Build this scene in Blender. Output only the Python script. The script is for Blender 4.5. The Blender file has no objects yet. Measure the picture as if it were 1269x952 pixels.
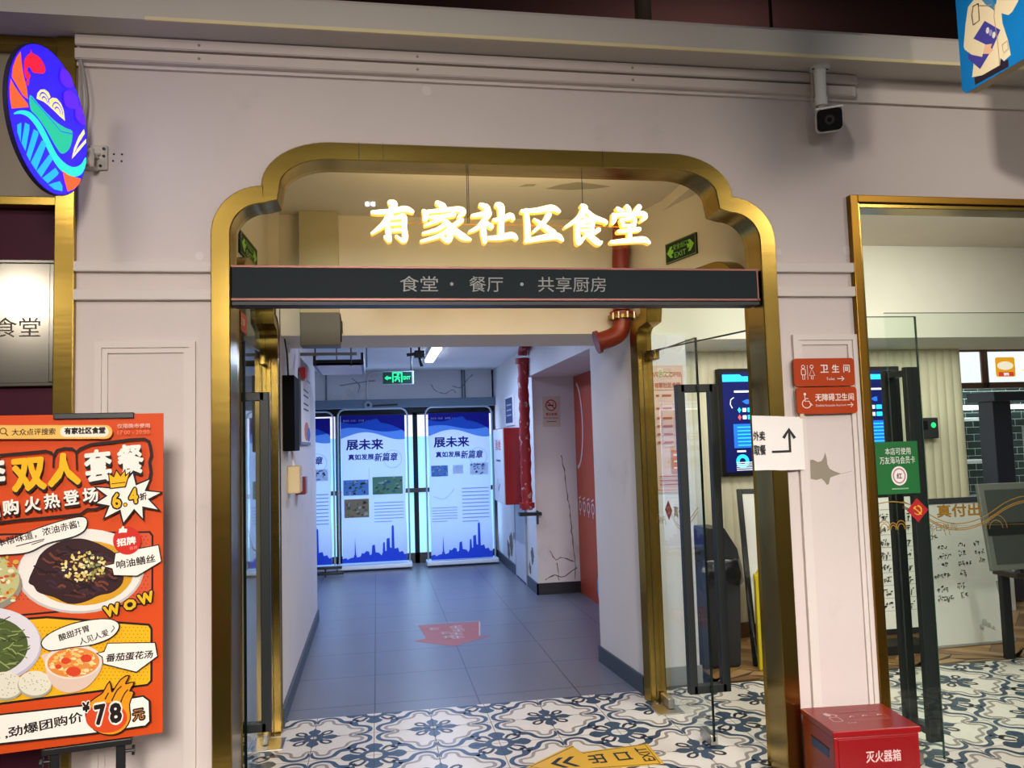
import bpy, bmesh, math, random
from mathutils import Vector, Matrix
from mathutils.geometry import tessellate_polygon

# ------------------------------------------------------------------ camera, world, exposure
random.seed(7)
SC = bpy.context.scene
COL = SC.collection
R = math.radians

SC.view_settings.view_transform = 'Standard'
SC.view_settings.look = 'None'
SC.view_settings.gamma = 1.0
SC.view_settings.use_curve_mapping = False
SC.view_settings.exposure = 0.0

FPX = 990.0
cam_d = bpy.data.cameras.new('camera')
cam_d.sensor_fit = 'HORIZONTAL'
cam_d.sensor_width = 36.0
cam_d.lens = 36.0 * FPX / 1269.0
cam_d.clip_start = 0.05
cam = bpy.data.objects.new('camera', cam_d)
COL.objects.link(cam)
_yaw, _pit, _rol = R(-9.74723), R(4.20793), R(-1.71664)
_f = Vector((-math.sin(_yaw) * math.cos(_pit), math.cos(_yaw) * math.cos(_pit), math.sin(_pit)))
_r = Vector((math.cos(_yaw), math.sin(_yaw), 0))
_u = _r.cross(_f)
_c, _s = math.cos(_rol), math.sin(_rol)
_cr = _c * _r + _s * _u
_cu = -_s * _r + _c * _u
_m = Matrix((( _cr.x, _cu.x, -_f.x, 0), (_cr.y, _cu.y, -_f.y, 0), (_cr.z, _cu.z, -_f.z, 1.5), (0, 0, 0, 1)))
cam.matrix_world = _m
SC.camera = cam

world = bpy.data.worlds.new('world')
SC.world = world
world.use_nodes = True
world.node_tree.nodes['Background'].inputs[0].default_value = (0.80, 0.74, 0.68, 1)
world.node_tree.nodes['Background'].inputs[1].default_value = 0.10


def area(name, loc, target, size, power, color, size_y=None, spread=None):
    d = bpy.data.lights.new(name, 'AREA')
    d.energy = power
    d.color = color
    d.size = size
    if size_y:
        d.shape = 'RECTANGLE'
        d.size_y = size_y
    if spread:
        d.spread = R(spread)
    o = bpy.data.objects.new(name, d)
    COL.objects.link(o)
    o.location = loc
    v = Vector(target) - Vector(loc)
    o.rotation_euler = v.to_track_quat('-Z', 'Y').to_euler()
    return o


# ceiling lights of the concourse the photographer stands in, then two added fills
area('hall_light_right', (4.0, 0.1, 3.5), (1.6, 3.3, 0.6), 0.45, 12, (1.0, 0.91, 0.82), spread=110)
area('hall_light_left', (-1.9, 0.4, 3.5), (-0.9, 3.3, 0.7), 0.45, 9, (1.0, 0.88, 0.76), spread=110)
area('hall_light_far_left', (-3.7, -2.5, 3.2), (-1.0, 3.3, 0.0), 0.2, 2.2, (1.0, 0.90, 0.79), spread=52)
area('hall_light_far_right', (2.4, -2.8, 2.9), (2.0, 3.3, 0.0), 0.8, 25, (1.0, 0.92, 0.88), spread=50)
area('hall_light_rear', (0.1, -3.0, 3.0), (-0.2, 3.3, 0.15), 0.9, 56, (1.0, 0.92, 0.86), spread=62)
area('hall_spot', (-0.033, 0.9, 3.310), (-0.2, 3.3, 2.0), 0.03, 0.35, (0.9, 0.95, 1.0))
area('hall_spot', (0.007, 0.9, 3.311), (-0.2, 3.3, 2.0), 0.03, 0.35, (0.9, 0.95, 1.0))
area('sign_fill_light', (0.4, 1.2, 3.7), (2.5, 2.6, 3.0), 0.2, 3.2, (1.0, 0.93, 0.84), spread=35)  # added fill that brightens the hanging sign, not a fixture of the hall
area('void_fill_light', (2.5, 5.2, 3.45), (2.5, 8.5, 4.2), 0.6, 70, (1.0, 0.45, 0.40))  # added reddish fill that lifts the void out of black
# daylight behind the far glass doors of the corridor
area('corridor_daylight', (0.1, 10.40, 1.15), (0.1, 5.0, 1.0), 3.2, 20, (0.48, 0.62, 1.0), 1.7)
area('corridor_tube', (0.60, 8.3, 2.40), (0.6, 8.3, 0), 0.12, 42, (0.44, 0.60, 1.0), 1.2)
area('corridor_lamp_near', (0.45, 6.0, 2.44), (0.45, 6.0, 0), 0.5, 15, (0.60, 0.68, 1.0), 0.5)
# ceiling panels of the dining room
area('dining_light_front', (3.0, 3.85, 2.76), (2.9, 4.6, 0), 1.8, 58, (1.0, 1.0, 0.92), 0.7)
area('dining_light_rear', (3.4, 5.35, 2.10), (3.4, 5.6, 0), 2.6, 12, (1.0, 0.98, 0.88), 0.3)
area('kitchen_light', (6.2, 6.9, 2.38), (6.2, 7.0, 0), 1.6, 70, (0.92, 0.96, 1.0), 0.6)
# warm spill of the letter sign in the vestibule
area('letter_glow', (0.58, 3.62, 2.60), (0.58, 4.7, 2.45), 1.25, 6, (1.0, 0.70, 0.34), 0.2)


# ------------------------------------------------------------------ materials
def lin(c):
    if isinstance(c, str):
        c = [int(c[i:i + 2], 16) / 255 for i in (0, 2, 4)]
    return tuple((x / 12.92 if x <= 0.04045 else ((x + 0.055) / 1.055) ** 2.4) for x in c[:3]) + (1,)


_mats = {}


def mat(name, color, rough=0.5, metal=0.0, noise=0.06, scale=6.0, bump=0.0, bscale=40.0, emit=0.0, stretch=None, spec=0.5, coat=0.0):
    if name in _mats:
        return _mats[name]
    m = bpy.data.materials.new(name)
    m.use_nodes = True
    nt = m.node_tree
    b = nt.nodes['Principled BSDF']
    c = lin(color)
    if name.startswith(('poster', 'print', 'sign_')):
        rough, spec = max(rough, 0.55), 0.2   # matt printed sheets
    b.inputs['Roughness'].default_value = rough
    b.inputs['Metallic'].default_value = metal
    b.inputs['Specular IOR Level'].default_value = spec
    if coat:
        b.inputs['Coat Weight'].default_value = coat
    tc = nt.nodes.new('ShaderNodeTexCoord')
    mp = nt.nodes.new('ShaderNodeMapping')
    nt.links.new(tc.outputs['Object'], mp.inputs[0])
    if stretch:
        mp.inputs['Scale'].default_value = stretch
    nz = nt.nodes.new('ShaderNodeTexNoise')
    nz.inputs['Scale'].default_value = scale
    nz.inputs['Detail'].default_value = 5
    nt.links.new(mp.outputs[0], nz.inputs['Vector'])
    mx = nt.nodes.new('ShaderNodeMix')
    mx.data_type = 'RGBA'
    mx.inputs['A'].default_value = tuple(max(0, x * (1 - noise)) for x in c[:3]) + (1,)
    mx.inputs['B'].default_value = tuple(min(1, x * (1 + noise)) for x in c[:3]) + (1,)
    nt.links.new(nz.outputs['Fac'], mx.inputs['Factor'])
    nt.links.new(mx.outputs['Result'], b.inputs['Base Color'])
    if bump:
        nb = nt.nodes.new('ShaderNodeTexNoise')
        nb.inputs['Scale'].default_value = bscale
        nb.inputs['Detail'].default_value = 4
        nt.links.new(mp.outputs[0], nb.inputs['Vector'])
        bp = nt.nodes.new('ShaderNodeBump')
        bp.inputs['Strength'].default_value = bump
        bp.inputs['Distance'].default_value = 0.01
        nt.links.new(nb.outputs['Fac'], bp.inputs['Height'])
        nt.links.new(bp.outputs[0], b.inputs['Normal'])
    if emit:
        nt.links.new(mx.outputs['Result'], b.inputs['Emission Color'])
        b.inputs['Emission Strength'].default_value = emit
    _mats[name] = m
    return m


def glass_mat(name, tint, gloss_rough=0.02, ior=1.45):
    m = bpy.data.materials.new(name)
    m.use_nodes = True
    nt = m.node_tree
    nt.nodes.clear()
    out = nt.nodes.new('ShaderNodeOutputMaterial')
    tr = nt.nodes.new('ShaderNodeBsdfTransparent')
    tr.inputs[0].default_value = lin(tint)
    gl = nt.nodes.new('ShaderNodeBsdfGlossy')
    gl.inputs['Roughness'].default_value = gloss_rough
    gl.inputs[0].default_value = (0.95, 1, 0.98, 1)
    fr = nt.nodes.new('ShaderNodeFresnel')
    fr.inputs[0].default_value = ior
    mx = nt.nodes.new('ShaderNodeMixShader')
    # the far face of a thin pane adds no second mirror image
    ge = nt.nodes.new('ShaderNodeNewGeometry')
    iv = nt.nodes.new('ShaderNodeMath')
    iv.operation = 'SUBTRACT'
    iv.inputs[0].default_value = 1.0
    nt.links.new(ge.outputs['Backfacing'], iv.inputs[1])
    mu = nt.nodes.new('ShaderNodeMath')
    mu.operation = 'MULTIPLY'
    nt.links.new(fr.outputs[0], mu.inputs[0])
    nt.links.new(iv.outputs[0], mu.inputs[1])
    nt.links.new(mu.outputs[0], mx.inputs[0])
    nt.links.new(tr.outputs[0], mx.inputs[1])
    nt.links.new(gl.outputs[0], mx.inputs[2])
    nt.links.new(mx.outputs[0], out.inputs[0])
    return m


def wall_paint(name, color, dirt=(0.35, 0.33, 0.31), amount=0.25, rough=0.7):
    """painted plaster with faint blotches and patches of grime of their own shape"""
    m = mat(name, color, rough, 0, 0.05, 3.0, 0.06, 60)
    nt = m.node_tree
    b = nt.nodes['Principled BSDF']
    src = b.inputs['Base Color'].links[0].from_socket
    tc = nt.nodes.new('ShaderNodeTexCoord')
    nz = nt.nodes.new('ShaderNodeTexNoise')
    nz.inputs['Scale'].default_value = 1.7
    nz.inputs['Detail'].default_value = 8
    nz.inputs['Roughness'].default_value = 0.7
    nt.links.new(tc.outputs['Object'], nz.inputs['Vector'])
    rp = nt.nodes.new('ShaderNodeMapRange')
    rp.inputs['From Min'].default_value = 0.58
    rp.inputs['From Max'].default_value = 0.80
    rp.inputs['To Max'].default_value = amount
    nt.links.new(nz.outputs['Fac'], rp.inputs['Value'])
    mx = nt.nodes.new('ShaderNodeMix')
    mx.data_type = 'RGBA'
    nt.links.new(rp.outputs[0], mx.inputs['Factor'])
    nt.links.new(src, mx.inputs['A'])
    mx.inputs['B'].default_value = lin(dirt)
    nt.links.new(mx.outputs['Result'], b.inputs['Base Color'])
    return m


def brass_mat(name, color, rough, stretch):
    m = mat(name, color, rough, 1.0, 0.14, 1.4, 0.16, 2.2, stretch=(0.4, 0.4, 2.6))
    b = m.node_tree.nodes['Principled BSDF']
    b.inputs['Anisotropic'].default_value = 0.5
    return m


def two_tone(name, c1, c2, scale, lo, hi, rough, bump=0.0):
    """paint c1 with flakes of c2 showing through"""
    m = mat(name, c1, rough, 0, 0.15, scale, bump, scale * 2)
    nt = m.node_tree
    b = nt.nodes['Principled BSDF']
    src = b.inputs['Base Color'].links[0].from_socket
    tc = nt.nodes.new('ShaderNodeTexCoord')
    nz = nt.nodes.new('ShaderNodeTexNoise')
    nz.inputs['Scale'].default_value = scale
    nz.inputs['Detail'].default_value = 6
    nt.links.new(tc.outputs['Object'], nz.inputs['Vector'])
    rp = nt.nodes.new('ShaderNodeMapRange')
    rp.inputs['From Min'].default_value = lo
    rp.inputs['From Max'].default_value = hi
    nt.links.new(nz.outputs['Fac'], rp.inputs['Value'])
    mx = nt.nodes.new('ShaderNodeMix')
    mx.data_type = 'RGBA'
    nt.links.new(rp.outputs[0], mx.inputs['Factor'])
    nt.links.new(src, mx.inputs['A'])
    mx.inputs['B'].default_value = lin(c2)
    nt.links.new(mx.outputs['Result'], b.inputs['Base Color'])
    return m


WALL = wall_paint('off_white_paint', 'cfc3bd')
TRIMW = wall_paint('trim_paint', 'd4cac2', amount=0.18)
BEAMW = wall_paint('beam_paint', 'c9c2b8')
CREAM = wall_paint('cream_paint', 'ddd4c2', amount=0.12)
CORR = wall_paint('corridor_paint', 'd9d8d8', amount=0.35)
GREYP = wall_paint('grey_soffit_paint', '8e8c88', amount=0.1)
BRASS = brass_mat('brushed_brass', '9c823e', 0.24, (60, 60, 2))
BRASSD = brass_mat('dark_brass', '7d5c22', 0.36, (60, 60, 2))
STEEL = mat('brushed_steel', 'a9a69f', 0.30, 1.0, 0.10, 3, 0.05, 60, stretch=(1, 1, 30))
COPPER = mat('copper_strip', '8a5446', 0.4, 0.3)
BLACK = mat('black_metal', '17191a', 0.42, 0.2)
BLACKP = mat('black_plastic', '0e0e0f', 0.4, spec=0.2)
DGREY = mat('slate_panel', '1a2327', 0.6, 0.0, 0.05, spec=0.15)
HANDLE = mat('handle_grey', '1f2423', 0.42, 0.1, spec=0.35)
WHITE = mat('white_plastic', 'e6e4de', 0.4)
WPAPER = mat('white_paper', 'e9e4dd', 0.6)
GLASS = glass_mat('clear_glass', 'f9fdfa', 0.02, 1.45)
GLASSD = glass_mat('door_glass', 'fafdfb', 0.02, 1.5)
GLASSE = mat('glass_edge', '0d1a17', 0.2, 0, 0.1)
RED = mat('red_enamel', '8c0a10', 0.28, 0, 0.06, spec=0.5)
REDPIPE = mat('red_pipe_paint', '842416', 0.45, 0, 0.25, 9, 0.15, 30)
PURPLE = mat('purple_lacquer', '401526', 0.5, 0, 0.08, spec=0.15)
ORANGE_SIGN = mat('orange_sign', 'a83a08', 0.5, spec=0.2)
BASEB = mat('slate_baseboard', '39434e', 0.45, 0, 0.1)
INK = mat('black_ink', '151313', 0.6)
WINK = mat('white_ink', 'efebe4', 0.55)


# ------------------------------------------------------------------ mesh helpers
class MB:
    def __init__(self):
        self.v, self.f, self.m, self.mats = [], [], [], []

    def mi(self, m):
        if m not in self.mats:
            self.mats.append(m)
        return self.mats.index(m)

    def add(self, vs, fs, m):
        k = len(self.v)
        i = self.mi(m)
        self.v += [Vector(p) for p in vs]
        for f in fs:
            self.f.append(tuple(k + j for j in f))
            self.m.append(i)

    def box(self, x0, y0, z0, x1, y1, z1, m):
        x0, x1 = min(x0, x1), max(x0, x1)
        y0, y1 = min(y0, y1), max(y0, y1)
        z0, z1 = min(z0, z1), max(z0, z1)
        self.add([(x0, y0, z0), (x1, y0, z0), (x1, y1, z0), (x0, y1, z0), (x0, y0, z1), (x1, y0, z1), (x1, y1, z1), (x0, y1, z1)],
                 [(0, 3, 2, 1), (4, 5, 6, 7), (0, 1, 5, 4), (1, 2, 6, 5), (2, 3, 7, 6), (3, 0, 4, 7)], m)
        return self

    def bbox(self, x0, y0, z0, x1, y1, z1, m, b=0.004, seg=2):
        """box with bevelled edges"""
        bm = bmesh.new()
        bmesh.ops.create_cube(bm, size=1)
        for v in bm.verts:
            v.co = Vector(((x0 + x1) / 2 + v.co.x * abs(x1 - x0), (y0 + y1) / 2 + v.co.y * abs(y1 - y0), (z0 + z1) / 2 + v.co.z * abs(z1 - z0)))
        b = min(b, 0.45 * min(abs(x1 - x0), abs(y1 - y0), abs(z1 - z0)))
        bmesh.ops.bevel(bm, geom=bm.edges[:], offset=b, segments=seg, affect='EDGES', profile=0.5)
        bm.verts.index_update()
        self.add([v.co.copy() for v in bm.verts], [[v.index for v in f.verts] for f in bm.faces], m)
        bm.free()
        return self

    def prism(self, pts, axis, a, b, m):
        """polygon extruded along an axis; pts give the other two coordinates in x,y,z order"""
        def P(p, t):
            return {'x': (t, p[0], p[1]), 'y': (p[0], t, p[1]), 'z': (p[0], p[1], t)}[axis]
        n = len(pts)
        vs = [P(p, a) for p in pts] + [P(p, b) for p in pts]
        fs = []
        tri = tessellate_polygon([[Vector((p[0], p[1], 0)) for p in pts]])
        fs += [tuple(t) for t in tri] + [tuple(n + i for i in reversed(t)) for t in tri]
        fs += [(i, (i + 1) % n, n + (i + 1) % n, n + i) for i in range(n)]
        self.add(vs, fs, m)
        return self

    def tube(self, path, r, m, n=10, closed=False, caps=True):
        path = [Vector(p) for p in path]
        k = len(path)
        rr = r if isinstance(r, (list, tuple)) else [r] * k
        rings = []
        prev = None
        for i, p in enumerate(path):
            if closed:
                t = path[(i + 1) % k] - path[i - 1]
            else:
                t = path[min(i + 1, k - 1)] - path[max(i - 1, 0)]
            t.normalize()
            if prev is None:
                u = t.cross(Vector((0, 0, 1)))
                if u.length < 0.2:
                    u = t.cross(Vector((1, 0, 0)))
            else:
                u = prev - t * prev.dot(t)
            u.normalize()
            prev = u
            w = t.cross(u)
            rings.append([p + (u * math.cos(2 * math.pi * j / n) + w * math.sin(2 * math.pi * j / n)) * rr[i] for j in range(n)])
        vs = [q for ring in rings for q in ring]
        fs = []
        for i in range(k if closed else k - 1):
            i2 = (i + 1) % k
            for j in range(n):
                fs.append((i * n + j, i * n + (j + 1) % n, i2 * n + (j + 1) % n, i2 * n + j))
        if caps and not closed:
            fs.append(tuple(range(n))[::-1])
            fs.append(tuple((k - 1) * n + j for j in range(n)))
        self.add(vs, fs, m)
        return self

    def cyl(self, p0, p1, r, m, n=16):
        return self.tube([p0, p1], r, m, n)

    def build(self, name, parent=None, smooth=None, kind=None, label=None, cat=None, group=None, local=False):
        me = bpy.data.meshes.new(name)
        if parent is not None and not local:
            inv = mw(parent).inverted()
            vs = [inv @ p for p in self.v]
        else:
            vs = self.v
        me.from_pydata([tuple(p) for p in vs], [], self.f)
        for m in self.mats:
            me.materials.append(m)
        for p, i in zip(me.polygons, self.m):
            p.material_index = i
        bm = bmesh.new()
        bm.from_mesh(me)
        bmesh.ops.recalc_face_normals(bm, faces=bm.faces[:])
        bm.to_mesh(me)
        bm.free()
        o = bpy.data.objects.new(name, me)
        COL.objects.link(o)
        if parent is not None:
            o.parent = parent
        if smooth:
            me.shade_smooth()
            me.set_sharp_from_angle(angle=R(smooth))
        tag(o, label, cat, group, kind)
        return o


def slant(mb, k, y0=4.45):
    """the vestibule side walls stand slightly askew: x shifts along the depth"""
    mb.v = [Vector((p.x + k * (p.y - y0), p.y, p.z)) for p in mb.v]
    return mb


KR, KL = -0.235, 0.045


def mw(o):
    m = Matrix.LocRotScale(o.location, o.rotation_euler, o.scale)
    return mw(o.parent) @ m if o.parent else m


def tag(o, label=None, cat=None, group=None, kind=None):
    if label:
        o['label'] = label
    if cat:
        o['category'] = cat
    if group:
        o['group'] = group
    if kind:
        o['kind'] = kind
    return o


def thing(name, label, cat, loc=(0, 0, 0), rz=0.0, group=None):
    o = bpy.data.objects.new(name, None)
    o.empty_display_size = 0.1
    COL.objects.link(o)
    o.location = loc
    o.rotation_euler = (0, 0, rz)
    return tag(o, label, cat, group)


def copy_tree(o, parent=None):
    c = o.copy()
    COL.objects.link(c)
    c.parent = parent
    for ch in [x for x in bpy.data.objects if x.parent == o]:
        copy_tree(ch, c)
    return c


_txt = {}


def text2d(body, bold=0.0):
    """glyph outlines of a line of writing, size 1, as flat verts and faces"""
    key = (body, round(bold, 3))
    if key not in _txt:
        cu = bpy.data.curves.new('writing', 'FONT')
        cu.body = body
        cu.size = 1
        cu.resolution_u = 2
        cu.fill_mode = 'FRONT'
        o = bpy.data.objects.new('writing', cu)
        me = bpy.data.meshes.new_from_object(o)
        vs = [(v.co.x, v.co.y, 0) for v in me.vertices]
        fs = [tuple(p.vertices) for p in me.polygons]
        bpy.data.objects.remove(o)
        bpy.data.curves.remove(cu)
        bpy.data.meshes.remove(me)
        if bold:
            n0, f0, v0 = len(vs), list(fs), list(vs)
            dirs = [(bold * math.cos(2 * math.pi * q / 10), bold * math.sin(2 * math.pi * q / 10)) for q in range(10)]
            if bold > 0.06:
                dirs += [(bold * 0.5 * math.cos(2 * math.pi * q / 6), bold * 0.5 * math.sin(2 * math.pi * q / 6)) for q in range(6)]
            for k_, (dx, dy) in enumerate(dirs):
                vs += [(x + dx, y + dy, k_ + 1) for x, y, _ in v0]
                fs += [tuple(i + n0 * (k_ + 1) for i in f) for f in f0]
        x0 = min((v[0] for v in vs), default=0)
        x1 = max((v[0] for v in vs), default=1)
        y0 = min((v[1] for v in vs), default=0)
        y1 = max((v[1] for v in vs), default=1)
        _txt[key] = (vs, fs, (x0, y0, x1, y1))
    return _txt[key]


class Art:
    """flat printed layers on a real panel: origin o, directions U (right) and V (up), outward N"""
    def __init__(self, o, U, V, N=None, step=0.00025, base=0.0006):
        self.o, self.U, self.V = Vector(o), Vector(U).normalized(), Vector(V).normalized()
        self.N = Vector(N).normalized() if N else self.U.cross(self.V).normalized()
        self.step, self.k, self.base = step, 0, base
        self.parts = {}
        self.warp = None
        self.hold = False

    def P(self, u, v, h):
        if self.warp:
            u, v = self.warp(u, v)
        return self.o + self.U * u + self.V * v + self.N * h

    def put(self, pts, fs, m, part):
        mb = self.parts.setdefault(part, MB())
        h = self.base + self.k * self.step
        if not self.hold:
            self.k += 1
        mb.add([self.P(p[0], p[1], h + (p[2] if len(p) > 2 else 0.0)) for p in pts], fs, m)

    def poly(self, pts, m, part='print'):
        tri = tessellate_polygon([[Vector((p[0], p[1], 0)) for p in pts]])
        self.put(pts, [tuple(t) for t in tri], m, part)
        return self

    def outline(self, pts, w, m, part='print'):
        """closed polygon grown by w, as a backing"""
        n = len(pts)
        ar = sum(pts[i][0] * pts[(i + 1) % n][1] - pts[(i + 1) % n][0] * pts[i][1] for i in range(n))
        sg = 1 if ar > 0 else -1
        out = []
        for i in range(n):
            a, b, c = Vector(pts[i - 1][:2]), Vector(pts[i][:2]), Vector(pts[(i + 1) % n][:2])
            d1 = (b - a).normalized() if (b - a).length > 1e-9 else Vector((1, 0))
            d2 = (c - b).normalized() if (c - b).length > 1e-9 else d1
            n1 = Vector((d1.y, -d1.x)) * sg
            n2 = Vector((d2.y, -d2.x)) * sg
            nn = n1 + n2
            if nn.length < 1e-6:
                nn = n1
            nn.normalize()
            q = b + nn * (w / max(0.45, nn.dot(n1)))
            out.append((q.x, q.y))
        return self.poly(out, m, part)

    def rect(self, u0, v0, u1, v1, m, part='print'):
        return self.poly([(u0, v0), (u1, v0), (u1, v1), (u0, v1)], m, part)

    def rrect(self, u0, v0, u1, v1, r, m, part='print', rot=0.0):
        pts = rrect_pts(u0, v0, u1, v1, r)
        if rot:
            cx, cy = (u0 + u1) / 2, (v0 + v1) / 2
            pts = [rot2(p, cx, cy, rot) for p in pts]
        return self.poly(pts, m, part)

    def ell(self, cu, cv, a, b, m, part='print', rot=0.0, n=36, t0=0.0, t1=360.0):
        full = abs(t1 - t0) >= 359.9
        k = n if full else n + 1
        pts = []
        for i in range(k):
            t = R(t0 + (t1 - t0) * i / n)
            pts.append(rot2((cu + a * math.cos(t), cv + b * math.sin(t)), cu, cv, rot))
        return self.poly(pts, m, part)

    def line(self, pts, w, m, part='print', closed=False):
        ws = w if isinstance(w, (list, tuple)) else [w] * len(pts)
        n = len(pts)
        L, Rr = [], []
        for i in range(n):
            a = Vector(pts[i - 1 if (closed or i) else 0])
            b = Vector(pts[(i + 1) % n if closed else min(i + 1, n - 1)])
            t = (b - a)
            t = t.normalized() if t.length > 1e-9 else Vector((1, 0))
            nn = Vector((-t.y, t.x)) * ws[i] / 2
            p = Vector(pts[i])
            L.append(p + nn)
            Rr.append(p - nn)
        vs = L + Rr
        fs = [(i, (i + 1) % n, n + (i + 1) % n, n + i) for i in range(n if closed else n - 1)]
        self.put(vs, fs, m, part)
        return self

    def text(self, body, cu, cv, h, m, part='lettering', bold=0.0, width=None, align='c', rot=0.0, shear=0.0):
        """a line of writing h high, centred at (cu, cv) or starting at cu; width squeezes it"""
        vs, fs, bb = text2d(body, bold)
        if not fs:
            return self
        sy = h / max(1e-6, bb[3] - bb[1])
        sx = (width / max(1e-6, bb[2] - bb[0])) if width else sy
        out = []
        for x, y, lv in vs:
            X = (x - (bb[0] + bb[2]) / 2) * sx
            Y = (y - (bb[1] + bb[3]) / 2) * sy
            if align == 'l':
                X += (bb[2] - bb[0]) * sx / 2
            X += Y * shear
            out.append(rot2((cu + X, cv + Y), cu, cv, rot) + (lv * 2e-5,))
        self.put(out, fs, m, part)
        self.k += math.ceil(max(v[2] for v in vs) * 2e-5 / self.step)
        return self

    def done(self, parent, labels={}):
        for k, mb in self.parts.items():
            o = mb.build(k.split('#')[0], parent)
            if k in labels:
                o['label'] = labels[k]
        self.parts = {}


def rot2(p, cx, cy, deg):
    if not deg:
        return (p[0], p[1])
    c, s = math.cos(R(deg)), math.sin(R(deg))
    x, y = p[0] - cx, p[1] - cy
    return (cx + x * c - y * s, cy + x * s + y * c)


def rrect_pts(u0, v0, u1, v1, r, n=6):
    pts = []
    for cx, cy, a in ((u1 - r, v1 - r, 0), (u0 + r, v1 - r, 90), (u0 + r, v0 + r, 180), (u1 - r, v0 + r, 270)):
        for i in range(n + 1):
            t = R(a + 90 * i / n)
            pts.append((cx + r * math.cos(t), cy + r * math.sin(t)))
    return pts


def arc(cx, cy, rx, ry, a0, a1, n):
    return [(cx + rx * math.cos(R(a0 + (a1 - a0) * i / n)), cy + ry * math.sin(R(a0 + (a1 - a0) * i / n))) for i in range(n + 1)]


def smooth_pts(pts, k=6, closed=False):
    """Catmull-Rom through control points (tuples of any length)"""
    n = len(pts)
    out = []
    for i in range(n if closed else n - 1):
        p = [pts[(i + j) % n] if closed else pts[min(max(i + j, 0), n - 1)] for j in (-1, 0, 1, 2)]
        for s in range(k):
            t = s / k
            out.append(tuple(0.5 * (2 * b + (c - a) * t + (2 * a - 5 * b + 4 * c - d) * t * t + (3 * b - a - 3 * c + d) * t ** 3)
                             for a, b, c, d in zip(*p)))
    if not closed:
        out.append(tuple(pts[-1]))
    return out


# ------------------------------------------------------------------ the setting
def lobed(x0, x1, zl, r, rx, rz, inset=0.0, n=12):
    """arch outline of two stacked lobes per shoulder, from the left foot over the top to the right foot"""
    c1, z1 = x0 + r, zl + r
    c2 = c1 + rx - 0.009
    L = [(x0 + inset, 0.0)] + arc(c1, zl, r - inset, r - inset, 180, 90, n)
    L += [(c1 + inset * 0.84 - 0.007, z1 - inset * 0.84 + 0.003)]
    L += arc(c2, z1, rx - inset, rz - inset, 180, 90, n)
    mid = (x0 + x1) / 2
    return L + [(2 * mid - p[0], p[1]) for p in reversed(L)]


FRONT = dict(x0=-0.64, x1=1.795, zl=2.37, r=0.205, rx=0.28, rz=0.19)
SIDE = dict(x0=3.46, x1=4.55, zl=2.10, r=0.13, rx=0.18, rz=0.15)


def struct(name, mb, smooth=None):
    return mb.build(name, smooth=smooth, kind='structure')


# facade wall with the lobed opening and the wide dining room opening
op = lobed(inset=0.035, **FRONT)
ol = [(-1.15, 0)] + op + [(2.205, 0), (2.205, 2.575), (9.0, 2.575), (9.0, 3.4), (-1.15, 3.4)]
wf = MB().prism(ol, 'y', 3.34, 3.44, WALL)
wall_front = struct('wall_front', wf)
# the projecting beam along the top and a cream strip painting in its lit chamfer
b = MB()
b.box(-4.5, 3.155, 3.17, 9.0, 3.50, 3.285, BEAMW)
struct('beam', b)
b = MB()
b.box(-0.85, 3.149, 3.166, 9.0, 3.156, 3.180, mat('painted_edge_light', 'e9d9a8', 0.5))
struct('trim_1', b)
b = MB()
b.box(-1.15, 3.322, 3.052, 9.0, 3.341, 3.17, TRIMW)
struct('trim_2', b)
# ledges across the pilasters
k = 3
for x0, x1, zs in ((-1.153, -0.63, ((2.219, 2.259), (2.106, 2.148))), (1.79, 2.212, ((2.236, 2.281), (2.124, 2.170)))):
    for z0, z1 in zs:
        struct('trim_%d' % k, MB().bbox(x0, 3.312, z0, x1, 3.345, z1, TRIMW, 0.004))
        k += 1


def panel_frame(x0, x1, z0, z1, w):
    """raised moulding frame with a stepped inner lip"""
    m = MB()
    for a, c, y in ((0.0, w * 0.55, 3.322), (w * 0.55, w, 3.330)):
        m.box(x0 + a, y, z1 - c, x1 - a, 3.345, z1 - a, TRIMW)
        m.box(x0 + a, y, z0 + a, x1 - a, 3.345, z0 + c, TRIMW)
        m.box(x0 + a, y, z0 + c, x0 + c, 3.345, z1 - c, TRIMW)
        m.box(x1 - c, y, z0 + c, x1 - a, 3.345, z1 - c, TRIMW)
    return m


struct('trim_7', panel_frame(-1.076, -0.703, 0.12, 1.942, 0.045))
struct('trim_8', panel_frame(1.866, 2.186, 0.10, 1.950, 0.046))

# scuffs: pale filler spots and torn paint are shapes of their own on the wall
pa = Art((0, 3.3395, 0), (1, 0, 0), (0, 0, 1), (0, -1, 0), 0.0002, 0.0004)
FILL = mat('pale_filler', 'd9cfca', 0.8)
TORN = mat('torn_paint_grey', '8d8472', 0.9, noise=0.12, scale=14)
for x, z, r in ((-0.69, 2.29, 0.016), (1.83, 2.335, 0.014), (2.17, 2.345, 0.02), (0.24, 3.02, 0.02)):
    pa.ell(x, z, r, r * 1.1, FILL, 'filler_spot', 20)
pa.done(wall_front)
pa = Art((0, 3.3395, 0), (1, 0, 0), (0, 0, 1), (0, -1, 0), 0.0002, 0.0006)
pa.poly([(1.925, 1.382), (1.938, 1.384), (1.962, 1.372), (1.980, 1.376), (1.992, 1.392), (2.001, 1.415), (2.007, 1.386), (2.008, 1.362), (2.018, 1.340), (2.040, 1.328),
         (2.074, 1.316), (2.036, 1.306), (2.018, 1.300), (2.010, 1.272), (2.000, 1.268), (1.990, 1.284), (1.975, 1.298), (1.950, 1.292), (1.923, 1.298)], TORN, 'peeled_patch')
pa.line([(2.074, 1.316), (2.10, 1.320), (2.128, 1.326)], 0.0016, TORN, 'peeled_patch')
pa.done(wall_front)
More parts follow.
